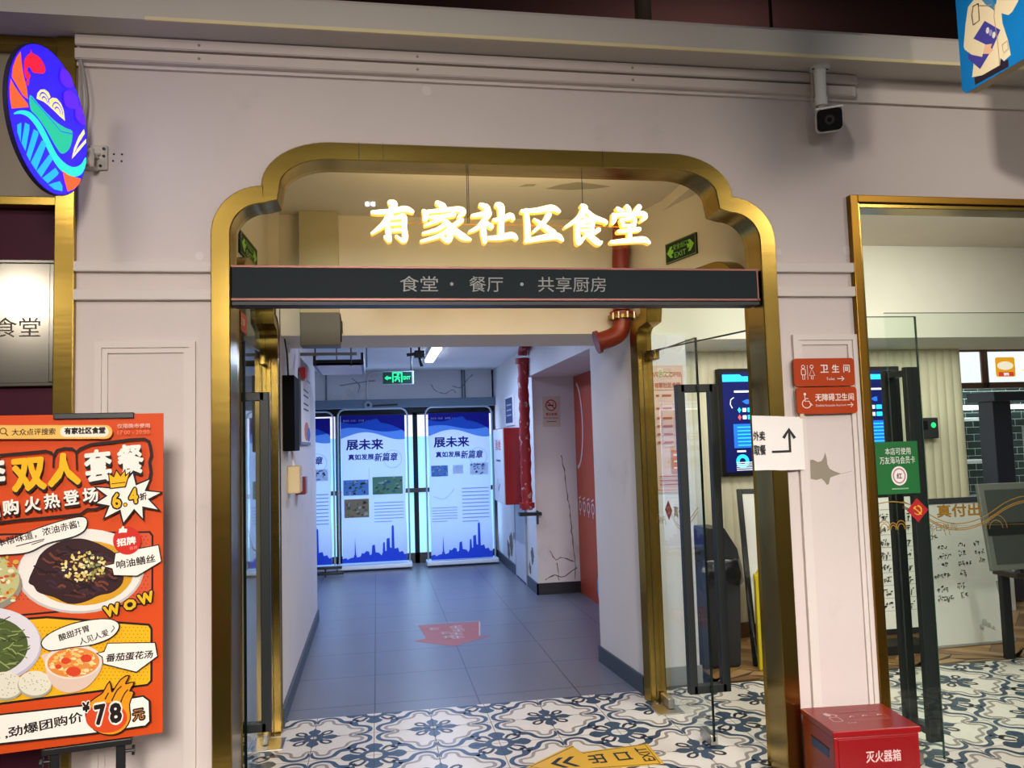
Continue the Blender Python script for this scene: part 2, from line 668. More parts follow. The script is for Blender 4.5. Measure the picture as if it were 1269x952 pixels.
# drill holes beside the blade sign bracket
hb = MB()
for x, z in ((-1.015, 2.70), (-0.985, 2.70), (-1.018, 2.672), (-0.986, 2.672)):
    hb.cyl((x, 3.338, z), (x, 3.345, z), 0.004, INK, 10)
hb.build('drill_holes', wall_front)

# vestibule side walls with lobed side openings
so = lobed(inset=0.03, **SIDE)
pl = [(3.44, 0)] + so + [(4.62, 0), (4.62, 2.15), (4.72, 2.15), (4.72, 2.95), (3.44, 2.95)]
struct('wall_right', slant(MB().prism(pl, 'x', 1.600, 1.640, CREAM), KR))
struct('wall_left', slant(MB().prism(pl, 'x', -0.640, -0.600, CREAM), KL))
struct('ceiling', MB().box(-0.72, 3.44, 2.86, 1.72, 5.3, 2.92, CREAM))
# peeling ceiling patches
pc = Art((0, 0, 2.8598), (1, 0, 0), (0, 1, 0), (0, 0, -1))
CPATCH = mat('ceiling_patch', 'a8a08a', 0.9)
pc.poly([(0.92, 4.12), (0.98, 4.05), (1.07, 3.995), (1.16, 4.02), (1.27, 4.055), (1.19, 4.10), (1.06, 4.13)], CPATCH, 'patch')
pc.poly([(0.77, 4.10), (0.80, 4.05), (0.86, 4.045), (0.85, 4.08)], CPATCH, 'patch')
pc.done(bpy.data.objects['ceiling'])
struct('beam', MB().box(-0.70, 4.70, 2.15, 1.70, 5.29, 2.86, CREAM))
# raised strip where the wall steps at the left of the beam
struct('pier', MB().box(-0.60, 4.66, 2.15, -0.53, 4.70, 2.86, CREAM))

# corridor
struct('wall_left', MB().box(-0.66, 4.64, 0, -0.53, 7.30, 2.49, CORR))
struct('baseboard_left', MB().bbox(-0.54, 4.60, 0, -0.515, 7.30, 0.10, BASEB, 0.003))
pier = MB().prism([(1.535, 4.63), (1.482, 5.38), (2.05, 5.38), (2.05, 5.75), (1.93, 5.75), (1.93, 4.75), (1.64, 4.75), (1.64, 4.63)], 'z', 0, 2.15, CORR)
struct('pier', pier)
bs = MB()
bs.prism([(1.521, 4.62), (1.468, 5.394), (1.90, 5.394), (1.90, 5.38), (1.482, 5.38), (1.535, 4.62)], 'z', 0, 0.105, BASEB)
bs.box(1.64, 4.735, 0, 1.94, 4.75, 0.11, mat('grey_baseboard', '8d8d88', 0.5))
struct('baseboard_right', bs)
struct('lintel', MB().box(1.50, 5.38, 2.15, 2.05, 7.86, 2.49, CORR))
struct('wall_right', MB().box(1.98, 5.38, 0, 2.05, 7.86, 2.15, mat('orange_wall_paint', 'b8472c', 0.5)))
struct('column', MB().box(1.55, 7.85, 0, 2.05, 10.5, 2.49, CORR))
bs = MB()
bs.box(1.535, 7.835, 0, 1.98, 7.85, 0.11, mat('dark_baseboard', '22252a', 0.4))
bs.box(1.535, 7.835, 0, 1.55, 10.5, 0.11, BASEB)
struct('baseboard_right', bs)
struct('ceiling', MB().box(-2.6, 5.29, 2.48, 2.05, 10.6, 2.54, CORR))
struct('wall_left', MB().box(-2.6, 7.2, 0, -2.5, 10.6, 2.5, CORR))
struct('wall_left', MB().box(-2.6, 7.2, 0, -0.6, 7.3, 2.5, CORR))
fw = MB()
fw.box(-2.6, 10.5, 2.0, 2.05, 10.6, 2.5, CORR)
fw.box(-2.6, 10.5, 0, 2.05, 10.6, 0.09, CORR)
fw.box(1.53, 10.5, 0, 2.05, 10.6, 2.5, CORR)
struct('wall_rear', fw)

# water stains on the column and the far wall (marks with a shape of their own)
STAIN = mat('damp_stain', '73675e', 0.9, noise=0.3, scale=20)
rs = random.Random(3)
ps = Art((0, 7.8495, 0), (1, 0, 0), (0, 0, 1), (0, -1, 0), 0.0001, 0.0004)


def crack(a, pts, w, part='crack', m=STAIN):
    q = []
    for (x, z) in smooth_pts(pts, 5):
        q.append((x + rs.uniform(-.006, .006), z + rs.uniform(-.005, .005)))
    a.line(q, [w * rs.uniform(0.5, 1.3) for _ in q], m, part)


crack(ps, [(1.83, 1.36), (1.85, 1.22), (1.87, 1.0), (1.895, 0.80), (1.91, 0.55), (1.93, 0.30), (1.92, 0.13)], 0.010)
crack(ps, [(1.62, 0.14), (1.72, 0.18), (1.80, 0.16), (1.95, 0.24)], 0.012)
crack(ps, [(1.68, 0.42), (1.74, 0.33), (1.80, 0.35), (1.92, 0.30)], 0.010)
crack(ps, [(1.76, 0.12), (1.75, 0.30)], 0.008)
ps.done(bpy.data.objects['column'])
ps = Art((1.5495, 0, 0), (0, -1, 0), (0, 0, 1), (-1, 0, 0), 0.0001, 0.0004)
for y, z, a in ((8.1, 0.35, 0.10), (8.25, 0.20, 0.08), (9.4, 0.32, 0.16), (9.6, 0.22, 0.14), (9.2, 0.42, 0.05)):
    n = 16
    ps.poly([(-y + a * math.cos(2 * math.pi * i / n) * rs.uniform(.5, 1), z + a * 1.1 * math.sin(2 * math.pi * i / n) * rs.uniform(.5, 1)) for i in range(n)], STAIN, 'damp_patch')
ps.done(bpy.data.objects['column'])
ps = Art((0, 10.4995, 0), (1, 0, 0), (0, 0, 1), (0, -1, 0), 0.0001, 0.0004)
GST = mat('grey_water_mark', '8d979c', 0.9, noise=0.2)
for pts in ([(0.72, 2.30), (0.78, 2.22), (0.90, 2.17), (1.0, 2.22), (1.05, 2.18)], [(1.0, 2.27), (1.12, 2.25), (1.2, 2.35), (1.28, 2.42)], [(-0.3, 2.4), (-0.2, 2.3), (-0.22, 2.2)], [(0.0, 2.36), (-0.45, 2.30)]):
    crack(ps, pts, 0.014, 'water_mark', GST)
ps.done(bpy.data.objects['wall_rear'])

# glazed doors at the far end of the corridor
FROST = mat('lit_frosted_glass', '9ad6f3', 0.4, 0, 0.05, 2, emit=0.9)
DAYL = mat('bright_outdoor_glass', 'ece2e4', 0.4, 0, 0.10, 5, emit=1.0)
for i, (x0, x1) in enumerate(((-2.5, -1.5), (-1.5, -0.48), (-0.48, 0.50), (0.50, 1.53))):
    w = MB()
    w.box(x0, 10.44, 0.0, x0 + 0.03, 10.5, 1.93, DGREY)
    w.box(x1 - 0.03, 10.44, 0.0, x1, 10.5, 1.93, DGREY)
    w.box(x0, 10.44, 0.0, x1, 10.5, 0.13, mat('dark_bottom_rail', '2b2a2a', 0.5))
    w.box(x0, 10.42, 0.90, x1, 10.5, 0.955, mat('dark_push_bar', '20262b', 0.4))
    w.box(x0, 10.44, 1.90, x1, 10.5, 1.93, BLACK)
    wo = struct('window_%d' % (i + 1), w)
    MB().box(x0 + 0.03, 10.465, 0.13, x1 - 0.03, 10.475, 1.62, FROST).build('frosted_pane', wo)
    MB().box(x0 + 0.03, 10.466, 1.62, x1 - 0.03, 10.474, 1.90, DAYL).build('clear_pane', wo)
h = MB()
h.bbox(-2.5, 10.34, 1.995, 1.58, 10.5, 2.105, mat('shutter_box_grey', '5d6f7c', 0.5), 0.006)
h.box(-2.5, 10.40, 1.93, 1.53, 10.5, 1.995, BLACKP)
struct('beam', h)

# corridor floor: large slate tiles
fl = mat('slate_floor_tile', '6a6d78', 0.32, 0, 0.10, 3.0, 0.03, 30)
nt = fl.node_tree
pb = nt.nodes['Principled BSDF']
src = pb.inputs['Base Color'].links[0].from_socket
gm = nt.nodes.new('ShaderNodeNewGeometry')
sx = nt.nodes.new('ShaderNodeSeparateXYZ')
nt.links.new(gm.outputs['Position'], sx.inputs[0])


def joint(sock, off, size, w):
    a = nt.nodes.new('ShaderNodeMath')
    a.operation = 'SUBTRACT'
    nt.links.new(sock, a.inputs[0])
    a.inputs[1].default_value = off - size * 20
    m_ = nt.nodes.new('ShaderNodeMath')
    m_.operation = 'MODULO'
    nt.links.new(a.outputs[0], m_.inputs[0])
    m_.inputs[1].default_value = size
    l = nt.nodes.new('ShaderNodeMath')
    l.operation = 'LESS_THAN'
    nt.links.new(m_.outputs[0], l.inputs[0])
    l.inputs[1].default_value = w
    return l.outputs[0]


jx, jy = joint(sx.outputs[0], -0.036, 0.60, 0.006), joint(sx.outputs[1], 4.87, 0.60, 0.007)
mxx = nt.nodes.new('ShaderNodeMath')
mxx.operation = 'MAXIMUM'
nt.links.new(jx, mxx.inputs[0])
nt.links.new(jy, mxx.inputs[1])
cm = nt.nodes.new('ShaderNodeMix')
cm.data_type = 'RGBA'
nt.links.new(mxx.outputs[0], cm.inputs['Factor'])
nt.links.new(src, cm.inputs['A'])
cm.inputs['B'].default_value = lin('23262c')
nt.links.new(cm.outputs['Result'], pb.inputs['Base Color'])
struct('floor_corridor', MB().box(-2.6, 4.70, -0.05, 2.05, 10.6, 0.0, fl))

# patterned cement tiles of the vestibule and the dining room edge, 31 cm each
TS = 0.3105
TCREAM = mat('cement_tile_cream', 'ddd6cb', 0.35, 0, 0.05, 8)
TNAVY = mat('cement_tile_navy', '2b4358', 0.38, 0, 0.10, 20)
TTAUPE = mat('cement_tile_taupe', '958c84', 0.38, 0, 0.08, 20)
TGROUT = mat('tile_grout', '55504a', 0.7)
TINK = mat('cement_tile_ink', '161b26', 0.38)


def motif_ring():
    """one eighth of the scroll ring round flower A, in tile units, x axis to the diagonal"""
    nav = smooth_pts([(0.66, 0.030, .012), (0.76, 0.028, .03), (0.86, 0.06, .042), (0.925, 0.15, .048), (0.93, 0.26, .05), (0.875, 0.36, .052), (0.78, 0.41, .055), (0.70, 0.45, .06), (0.655, 0.53, .085), (0.63, 0.63, .10)], 4)
    tau = smooth_pts([(0.60, 0.0, .03), (0.615, 0.06, .034), (0.69, 0.10, .034), (0.77, 0.12, .038), (0.805, 0.19, .04), (0.78, 0.27, .036), (0.70, 0.295, .034), (0.63, 0.31, .034), (0.58, 0.37, .034), (0.555, 0.46, .036), (0.525, 0.525, .03)], 4)
    return nav, tau


def stroke(mb, pts, m, T, z, ws=1.0):
    n = len(pts)
    L, Q = [], []
    for i in range(n):
        a = Vector(pts[max(i - 1, 0)][:2])
        b_ = Vector(pts[min(i + 1, n - 1)][:2])
        t = (b_ - a).normalized()
        nn = Vector((-t.y, t.x)) * pts[i][2] * ws / 2
        p = Vector(pts[i][:2])
        L.append(p + nn)
        Q.append(p - nn)
    vs = [T(v, z) for v in L + Q]
    mb.add(vs, [(i, i + 1, n + i + 1, n + i) for i in range(n - 1)], m)


def blob(mb, pts, m, T, z):
    tri = tessellate_polygon([[Vector((p[0], p[1], 0)) for p in pts]])
    mb.add([T(Vector(p[:2]), z) for p in pts], [tuple(t) for t in tri], m)


def flower_a(mb, T8, T4):
    nav, tau = motif_ring()
    for T in T8:
        stroke(mb, nav, TNAVY, T, 0.0006, 1.55)
        stroke(mb, tau, TTAUPE, T, 0.0008, 1.6)
    arm = [(0.0, -0.10), (0.10, -0.085), (0.17, -0.06), (0.22, -0.085), (0.30, -0.105), (0.36, -0.075), (0.39, -0.03), (0.47, 0.0), (0.39, 0.03), (0.36, 0.075), (0.30, 0.105), (0.22, 0.085), (0.17, 0.06), (0.10, 0.085), (0.0, 0.10)]
    for T in T4:
        blob(mb, arm, TNAVY, T, 0.0010)
        d = math.sqrt(0.5)

        def TD(p, z, T=T):
            return T(Vector((p.x * d - p.y * d, p.x * d + p.y * d)), z)
        stroke(mb, [(0.06, 0, .12), (0.16, 0, .10), (0.22, 0, .09)], TNAVY, TD, 0.0012)
        loop = [(0.30 + 0.095 * math.cos(R(a)), 0.062 * math.sin(R(a)), .036) for a in range(0, 361, 24)]
        stroke(mb, loop, TINK, TD, 0.0014, 1.35)
    blob(mb, [(0.055 * math.cos(R(a)), 0.055 * math.sin(R(a))) for a in range(0, 360, 24)], TCREAM, T4[0], 0.0018)


def flower_b(mb, T8, T4):
    arm = [(0.10, -0.16), (0.17, -0.12), (0.24, -0.075), (0.31, -0.10), (0.37, -0.15), (0.45, -0.12), (0.50, -0.05), (0.515, 0.0), (0.50, 0.05), (0.45, 0.12), (0.37, 0.15), (0.31, 0.10), (0.24, 0.075), (0.17, 0.12), (0.10, 0.16)]
    for T in T4:
        blob(mb, arm, TNAVY, T, 0.0010)
    blob(mb, [(0.235 * math.cos(R(a)), 0.235 * math.sin(R(a))) for a in range(0, 360, 15)], TNAVY, T4[0], 0.0012)
    blob(mb, [(0.135 * math.cos(R(a)), 0.135 * math.sin(R(a))) for a in range(0, 360, 15)], TCREAM, T4[0], 0.0016)
    curl = smooth_pts([(0.20, 0.13, .03), (0.27, 0.16, .035), (0.34, 0.215, .04), (0.35, 0.29, .04), (0.305, 0.30, .03), (0.30, 0.26, .015)], 4)
    for T in T8:
        stroke(mb, curl, TINK, T, 0.0014, 1.5)


def tile_floor(x0, y0, x1, y1):
    mb = MB()
    mb.box(x0, y0, -0.05, x1, y1, 0, TCREAM)
    ox, oy = -0.036, 4.703
    i0, i1 = math.floor((x0 - ox) / TS) - 1, math.ceil((x1 - ox) / TS) + 1
    j0, j1 = math.floor((y0 - oy) / TS) - 1, math.ceil((y1 - oy) / TS) + 1
    ov = MB()
    for i in range(i0, i1 + 1):
        x = ox + i * TS
        if x0 < x < x1:
            ov.add([(x - .0014, y0, .0022), (x + .0014, y0, .0022), (x + .0014, y1, .0022), (x - .0014, y1, .0022)], [(0, 1, 2, 3)], TGROUT)
        for j in range(j0, j1 + 1):
            y = oy + j * TS
            a_here, b_here = (i % 2 == 1 and j % 2 == 1), (i % 2 == 0 and j % 2 == 0)
            if not (a_here or b_here):
                continue

            def mk(sw, s1, s2):
                def T(p, z):
                    u, v = (p.y, p.x) if sw else (p.x, p.y)
                    return Vector((x + s1 * u * TS, y + s2 * v * TS, z))
                return T
            T8 = [mk(sw, s1, s2) for sw in (0, 1) for s1 in (1, -1) for s2 in (1, -1)]
            T4 = []
            for q in range(4):
                c, s = (1, 0, -1, 0)[q], (0, 1, 0, -1)[q]
                T4.append(lambda p, z, c=c, s=s, x=x, y=y: Vector((x + (p.x * c - p.y * s) * TS, y + (p.x * s + p.y * c) * TS, z)))
            (flower_a if a_here else flower_b)(ov, T8, T4)
    for j in range(j0, j1 + 1):
        y = oy + j * TS
        if y0 < y < y1:
            ov.add([(x0, y - .0014, .0022), (x1, y - .0014, .0022), (x1, y + .0014, .0022), (x0, y + .0014, .0022)], [(0, 1, 2, 3)], TGROUT)
    # trim the ornament at the floor's borders
    me = bpy.data.meshes.new('ornament')
    me.from_pydata([tuple(p) for p in ov.v], [], ov.f)
    for p, k_ in zip(me.polygons, ov.m):
        p.material_index = k_
    bm = bmesh.new()
    bm.from_mesh(me)
    for co, no in (((x0, 0, 0), (-1, 0, 0)), ((x1, 0, 0), (1, 0, 0)), ((0, y0, 0), (0, -1, 0)), ((0, y1, 0), (0, 1, 0))):
        bmesh.ops.bisect_plane(bm, geom=bm.verts[:] + bm.edges[:] + bm.faces[:], plane_co=co, plane_no=no, clear_outer=True)
    bm.verts.index_update()
    for f in bm.faces:
        if f.normal.z < 0:
            f.normal_flip()
    base = len(mb.v)
    mb.v += [v.co.copy() for v in bm.verts]
    for f in bm.faces:
        mb.f.append(tuple(base + v.index for v in f.verts))
        mb.m.append(mb.mi(ov.mats[f.material_index]))
    bm.free()
    bpy.data.meshes.remove(me)
    return mb


def build_raw(mb, name):
    me = bpy.data.meshes.new(name)
    me.from_pydata([tuple(p) for p in mb.v], [], mb.f)
    for m in mb.mats:
        me.materials.append(m)
    for p, i in zip(me.polygons, mb.m):
        p.material_index = i
    o = bpy.data.objects.new(name, me)
    COL.objects.link(o)
    o['kind'] = 'structure'
    return o


build_raw(tile_floor(-2.0, 2.4, 5.6, 4.70), 'floor')
# wooden herringbone floor of the dining room
wd = MB()
wd.box(2.05, 4.70, -0.05, 9.0, 8.6, -0.0005, mat('wood_gap', '4a3420', 0.6))
wd.box(1.64, 4.70, -0.05, 2.05, 5.8, -0.0005, mat('wood_gap', '4a3420', 0.6))
woods = [mat('oak_plank_' + n_, c_, 0.38, 0, 0.18, 6, 0.03, 60, stretch=(1, 1, 1)) for n_, c_ in (('light', 'a98458'), ('mid', '96703f'), ('dark', '7d5a36'))]
pw, plen = 0.10, 0.50
c45 = math.sqrt(0.5)
for a in range(-20, 110):
    for bq in range(-60, 60):
        for o_ in (0, 1):
            # herringbone cell in rotated coordinates
            if o_ == 0:
                u0, v0, u1, v1 = a * pw + bq * plen, a * pw - bq * plen * 0, 0, 0
            ux = a * pw
            vy = a * pw + bq * 2 * plen
            if o_ == 0:
                q = [(ux, vy), (ux + plen, vy), (ux + plen, vy + pw), (ux, vy + pw)]
            else:
                q = [(ux, vy + pw), (ux + pw, vy + pw), (ux + pw, vy + pw + plen), (ux, vy + pw + plen)]
            g = 0.0015
            cx, cy = sum(p[0] for p in q) / 4, sum(p[1] for p in q) / 4
            w = [(p[0] + (g if p[0] < cx else -g), p[1] + (g if p[1] < cy else -g)) for p in q]
            xy = [(2.0 + (p[0] - p[1]) * c45, 2.0 + (p[0] + p[1]) * c45) for p in w]
            X0, X1 = min(p[0] for p in xy), max(p[0] for p in xy)
            Y0, Y1 = min(p[1] for p in xy), max(p[1] for p in xy)
            if X1 < 1.66 or X0 > 6.6 or Y1 < 4.72 or Y0 > 7.6 or (X0 < 2.0 and Y1 > 5.6):
                continue
            xy = [(max(1.66, p[0]), max(4.72, p[1])) for p in xy]
            wd.add([(p[0], p[1], 0.0) for p in xy], [(0, 1, 2, 3)], woods[(a * 7 + bq * 3 + o_ * 5) % 3])
wd.box(1.66, 4.70, -0.01, 9.0, 4.722, 0.002, BRASSD)
build_raw(wd, 'floor')

# dining room
FLUTE = mat('fluted_panel_paint', 'cfc9ad', 0.55, 0, 0.04)
fp = []
x = 1.93
while x < 4.60:
    for j in range(8):
        fp.append((x + 0.072 * j / 8, 5.735 - 0.011 * math.sin(math.pi * j / 8) ** 0.8))
    x += 0.072
pts = fp + [(fp[-1][0] + 0.01, 5.735), (fp[-1][0] + 0.01, 5.80), (1.93, 5.80)]
mbf = MB()
n = len(pts)
mbf.add([(p[0], p[1], 0.0) for p in pts] + [(p[0], p[1], 2.15) for p in pts], [(i, (i + 1) % n, n + (i + 1) % n, n + i) for i in range(n)], FLUTE)
struct('wall_rear', mbf)
struct('baseboard_rear', MB().box(1.94, 5.705, 0, 4.6, 5.73, 0.11, mat('wood_baseboard', '5a3d22', 0.5)))
struct('beam', MB().box(1.64, 5.0, 2.15, 9.0, 5.80, 2.80, wall_paint('dining_beam_paint', 'e2dfce', amount=0.08)))
struct('ceiling', MB().box(1.64, 3.44, 2.80, 9.0, 5.0, 2.86, CREAM))
struct('ceiling', MB().box(4.6, 5.80, 2.42, 9.0, 8.6, 2.5, WHITE))
struct('wall_right', MB().box(9.0, 3.3, 0, 9.1, 8.6, 2.86, CREAM))
BRICK = mat('dark_green_tile', '1e2a28', 0.25, 0, 0.15, 6)
nt = BRICK.node_tree
br = nt.nodes.new('ShaderNodeTexBrick')
tc = nt.nodes.new('ShaderNodeTexCoord')
mp = nt.nodes.new('ShaderNodeMapping')
mp.inputs['Rotation'].default_value = (R(90), 0, 0)
nt.links.new(tc.outputs['Object'], mp.inputs[0])
nt.links.new(mp.outputs[0], br.inputs['Vector'])
br.inputs['Scale'].default_value = 5.0
br.inputs['Mortar Size'].default_value = 0.012
br.inputs['Brick Width'].default_value = 0.85
br.inputs['Row Height'].default_value = 0.38
br.inputs['Color1'].default_value = lin('1f2b29')
br.inputs['Color2'].default_value = lin('16211f')
br.inputs['Mortar'].default_value = lin('7d8c86')
nt.links.new(br.outputs['Color'], nt.nodes['Principled BSDF'].inputs['Base Color'])
struct('wall_rear', MB().box(4.6, 7.6, 0, 9.0, 7.7, 2.5, BRICK))
struct('wall_left', MB().box(4.56, 5.80, 0, 4.62, 7.6, 2.5, WHITE))
# the room seen as a sliver through the left side opening
struct('wall_left', MB().box(-2.3, 3.44, 0, -2.2, 4.64, 2.9, CREAM))
struct('wall_rear', MB().box(-2.3, 4.70, 0, -0.66, 4.76, 2.9, CREAM))

# left shop front: purple lacquer panel framed in brass
struct('wall_left', MB().box(-4.5, 3.40, 0, -1.15, 3.44, 2.50, PURPLE))
struct('wall_left', MB().box(-4.5, 3.40, 2.50, -1.15, 3.44, 3.17, mat('olive_panel', '8f8468', 0.5)))  # plain olive panel above the purple one
t = thing('brass_door_frame', 'plain straight brass frame around the purple lacquer panel', 'frame', (-1.18, 3.36, 0))
MB().bbox(-1.225, 3.315, 0, -1.150, 3.41, 3.165, BRASS, 0.004).build('post', t)
MB().bbox(-4.5, 3.33, 3.125, -1.225, 3.41, 3.167, BRASS, 0.004).build('top_rail', t)
MB().bbox(-4.5, 3.34, 2.485, -1.225, 3.41, 2.522, BRASS, 0.004).build('middle_rail', t)

# dark void over the shop roofs with pipes
DARKC = mat('dark_ceiling', '16100f', 0.8)
struct('ceiling', MB().box(-6, 3.5, 4.6, 10, 12, 4.7, DARKC))
struct('wall_rear', MB().box(-6, 9.5, 3.2, 10, 9.6, 4.7, mat('dim_red_wall', '5a1a1e', 0.8)))


# ------------------------------------------------------------------ brass arches
def band(name, lab, spec, axis, a, b, inset=0.075, group=None, mat_f=None, k=0.0):
    t = thing(name, lab, 'archway', ((spec['x0'] + spec['x1']) / 2, (a + b) / 2, 0) if axis == 'y' else ((a + b) / 2, (spec['x0'] + spec['x1']) / 2, 0), group=group)
    o_, i_ = lobed(**spec), lobed(inset=inset, **spec)

    def P(p, d):
        return (p[0], d, p[1]) if axis == 'y' else (d, p[0], p[1])
    n = len(o_)
    e = 0.004
    # face with a tiny rolled lip, soffit and outer return
    mb = MB()
    rows = [[P(p, b) for p in o_], [P(p, a + e) for p in o_], [P((p[0] + (q[0] - p[0]) * 0.05, p[1] + (q[1] - p[1]) * 0.05), a) for p, q in zip(o_, i_)],
            [P((q[0] + (p[0] - q[0]) * 0.05, q[1] + (p[1] - q[1]) * 0.05), a) for p, q in zip(o_, i_)], [P(p, a + e) for p in i_], [P(p, b) for p in i_]]
    vs = [p for row in rows for p in row]
    fs = []
    for r_ in range(6):
        r2 = (r_ + 1) % 6
        for i in range(n - 1):
            fs.append((r_ * n + i, r_ * n + i + 1, r2 * n + i + 1, r2 * n + i))
    fs.append(tuple(r_ * n for r_ in range(6)))
    fs.append(tuple(r_ * n + n - 1 for r_ in range(5, -1, -1)))
    mb.add(vs, fs, mat_f or BRASS)
    slant(mb, k).build('face', t, smooth=35)
    return t


arch = band('brass_archway', 'large lobed brushed brass arch framing the main entrance', FRONT, 'y', 3.30, 3.455)
jm = MB()
for x in (-0.05, 0.05, 1.0):
    jm.box(x - 0.0012, 3.2992, 2.692, x + 0.0012, 3.301, 2.766, BLACK)
jm.build('sheet_joint', arch)
sideR = band('brass_archway', 'smaller brass side arch opening into the dining room with the blue screen', SIDE, 'x', 1.525, 1.615, k=KR)
sideL = band('brass_archway', 'smaller brass side arch facing the dining room arch across the vestibule', SIDE, 'x', -0.525, -0.615, k=KL)
for t, x0 in ((sideR, 1.5245), (sideL, -0.5245)):
    sm = MB()
    s = 1 if x0 > 0 else -1
    sm.box(x0 + s * 0.090, 4.4735, 0, x0 + s * 0.092, 4.4765, 2.0, BLACK)
    sm.box(x0 + s * 0.03, 4.4725, 0.0, x0 + s * 0.034, 4.4745, 2.02, BLACK)
    slant(sm, KR if s > 0 else KL).build('seam', t)

# ------------------------------------------------------------------ sign bar across the entrance
t = thing('sign_bar', 'long slate grey sign bar spanning the brass arch at head height', 'sign', (0.57, 3.36, 2.10))
MB().bbox(-0.563, 3.315, 2.100, 1.711, 3.41, 2.245, DGREY, 0.002).build('panel', t)
cs = MB()
for z in (2.243, 2.108):
    cs.box(-0.563, 3.3115, z - 0.004, 1.711, 3.3155, z + 0.004, COPPER)
cs.box(1.700, 3.3115, 2.104, 1.706, 3.3155, 2.245, COPPER)
cs.build('copper_strip', t)
MB().box(-0.562, 3.318, 2.086, 1.710, 3.41, 2.0995, mat('bar_underside', '151719', 0.5)).build('under_rail', t)
SILV = mat('silver_letter', '8d8d8a', 0.5, 0.0)
a = Art((0, 3.3150, 2.100), (1, 0, 0), (0, 0, 1), (0, -1, 0))
for s_, u0, u1 in (('食堂', 0.109, 0.267), ('·', 0.318, 0.332), ('餐厅', 0.400, 0.544), ('·', 0.618, 0.632), ('共享厨房', 0.695, 0.997)):
    if s_ == '·':
        a.ell((u0 + u1) / 2, 0.074, 0.0075, 0.0075, SILV, 'lettering#%d' % (u0 * 1000), n=16)
    else:
        a.text(s_, (u0 + u1) / 2, 0.074, 0.066, SILV, 'lettering#%d' % (u0 * 1000), width=u1 - u0)
a.done(t)

# ------------------------------------------------------------------ glowing letter sign hung in the arch
GLYPHS = {
    '有': [[(4, 72, 8), (22, 73, 11), (50, 76, 11), (80, 82, 14), (96, 76, 9)],
          [(46, 97, 13), (54, 93, 17), (46, 72, 15), (30, 44, 13), (2, 20, 5)],
          [(38, 56, 11), (39, 28, 12), (42, 2, 9), (32, 12, 6)],
          [(36, 57, 9), (62, 60, 10), (76, 62, 14), (77, 34, 12), (79, 12, 13), (74, 2, 9), (58, 14, 5)],
          [(42, 43, 7), (72, 45, 7)], [(42, 28, 7), (72, 30, 7)]],
    '家': [[(36, 99, 10), (46, 92, 14), (50, 88, 10)],
          [(6, 78, 8), (10, 66, 13), (8, 56, 9)],
          [(10, 75, 9), (45, 80, 10), (82, 84, 13), (90, 76, 13), (80, 64, 5)],
          [(22, 62, 8), (45, 65, 9), (70, 70, 10)],
          [(50, 66, 8), (34, 54, 9), (8, 42, 5)],
          [(42, 60, 7), (58, 46, 12), (62, 24, 14), (56, 4, 11), (40, 16, 5)],
          [(52, 46, 9), (34, 32, 9), (4, 22, 5)],
          [(58, 32, 9), (38, 16, 9), (0, 2, 6)],
          [(86, 56, 11), (74, 46, 10), (64, 42, 6)],
          [(60, 46, 6), (76, 26, 14), (90, 14, 16), (104, 8, 6)]],
    '社': [[(24, 96, 10), (36, 90, 15), (42, 82, 9)],
          [(4, 68, 8), (24, 72, 11), (42, 76, 13), (32, 60, 11), (14, 38, 9), (-4, 28, 5)],
          [(28, 54, 10), (28, 26, 13), (30, 2, 9)],
          [(34, 52, 8), (46, 42, 12)],
          [(54, 58, 9), (74, 62, 11), (92, 70, 14), (98, 62, 8)],
          [(62, 97, 12), (70, 92, 16), (70, 60, 13), (68, 14, 14)],
          [(40, 12, 9), (66, 14, 13), (94, 20, 15), (104, 12, 8)]],
    '区': [[(4, 82, 9), (40, 85, 12), (78, 92, 15), (96, 84, 9)],
          [(70, 74, 14), (58, 56, 11), (30, 30, 5)],
          [(34, 62, 5), (56, 46, 12), (80, 28, 16)],
          [(14, 84, 11), (16, 46, 13), (16, 12, 14)],
          [(12, 6, 10), (48, 14, 13), (88, 20, 16), (102, 10, 8)]],
    '食': [[(46, 99, 10), (52, 92, 17), (36, 68, 12), (0, 42, 5)],
          [(54, 90, 8), (74, 70, 14), (104, 60, 9), (106, 54, 5)],
          [(48, 72, 8), (56, 64, 11)],
          [(30, 56, 9), (52, 58, 10), (70, 62, 12), (68, 36, 11)],
          [(36, 46, 6), (64, 48, 7)], [(36, 35, 6), (66, 37, 7)],
          [(32, 57, 10), (32, 10, 13), (36, 4, 11), (52, 22, 6)],
          [(86, 38, 11), (74, 30, 9), (60, 26, 5)],
          [(48, 34, 5), (66, 18, 14), (84, 4, 15), (92, 6, 6)]],
    '堂': [[(46, 100, 10), (50, 92, 15), (50, 82, 10)],
          [(20, 94, 9), (32, 86, 14)], [(80, 99, 14), (72, 90, 12), (64, 84, 6)],
          [(8, 78, 8), (10, 66, 13), (4, 54, 7)],
          [(10, 76, 9), (50, 79, 10), (88, 82, 13), (96, 74, 13), (84, 62, 5)],
          [(30, 64, 9), (34, 50, 10)], [(32, 65, 7), (66, 68, 9), (64, 50, 9)], [(34, 50, 7), (66, 52, 7)],
          [(20, 34, 8), (50, 37, 10), (78, 41, 11)],
          [(50, 50, 9), (51, 28, 11), (50, 10, 11)],
          [(0, 6, 9), (40, 10, 12), (88, 14, 15), (104, 6, 8)]],
}
NFACE = mat('lit_letter_face', 'fff2d6', 0.5, 0, 0.0, emit=3.0)
NSIDE = mat('lit_letter_side', 'ffc24a', 0.5, 0, 0.0, emit=1.1)


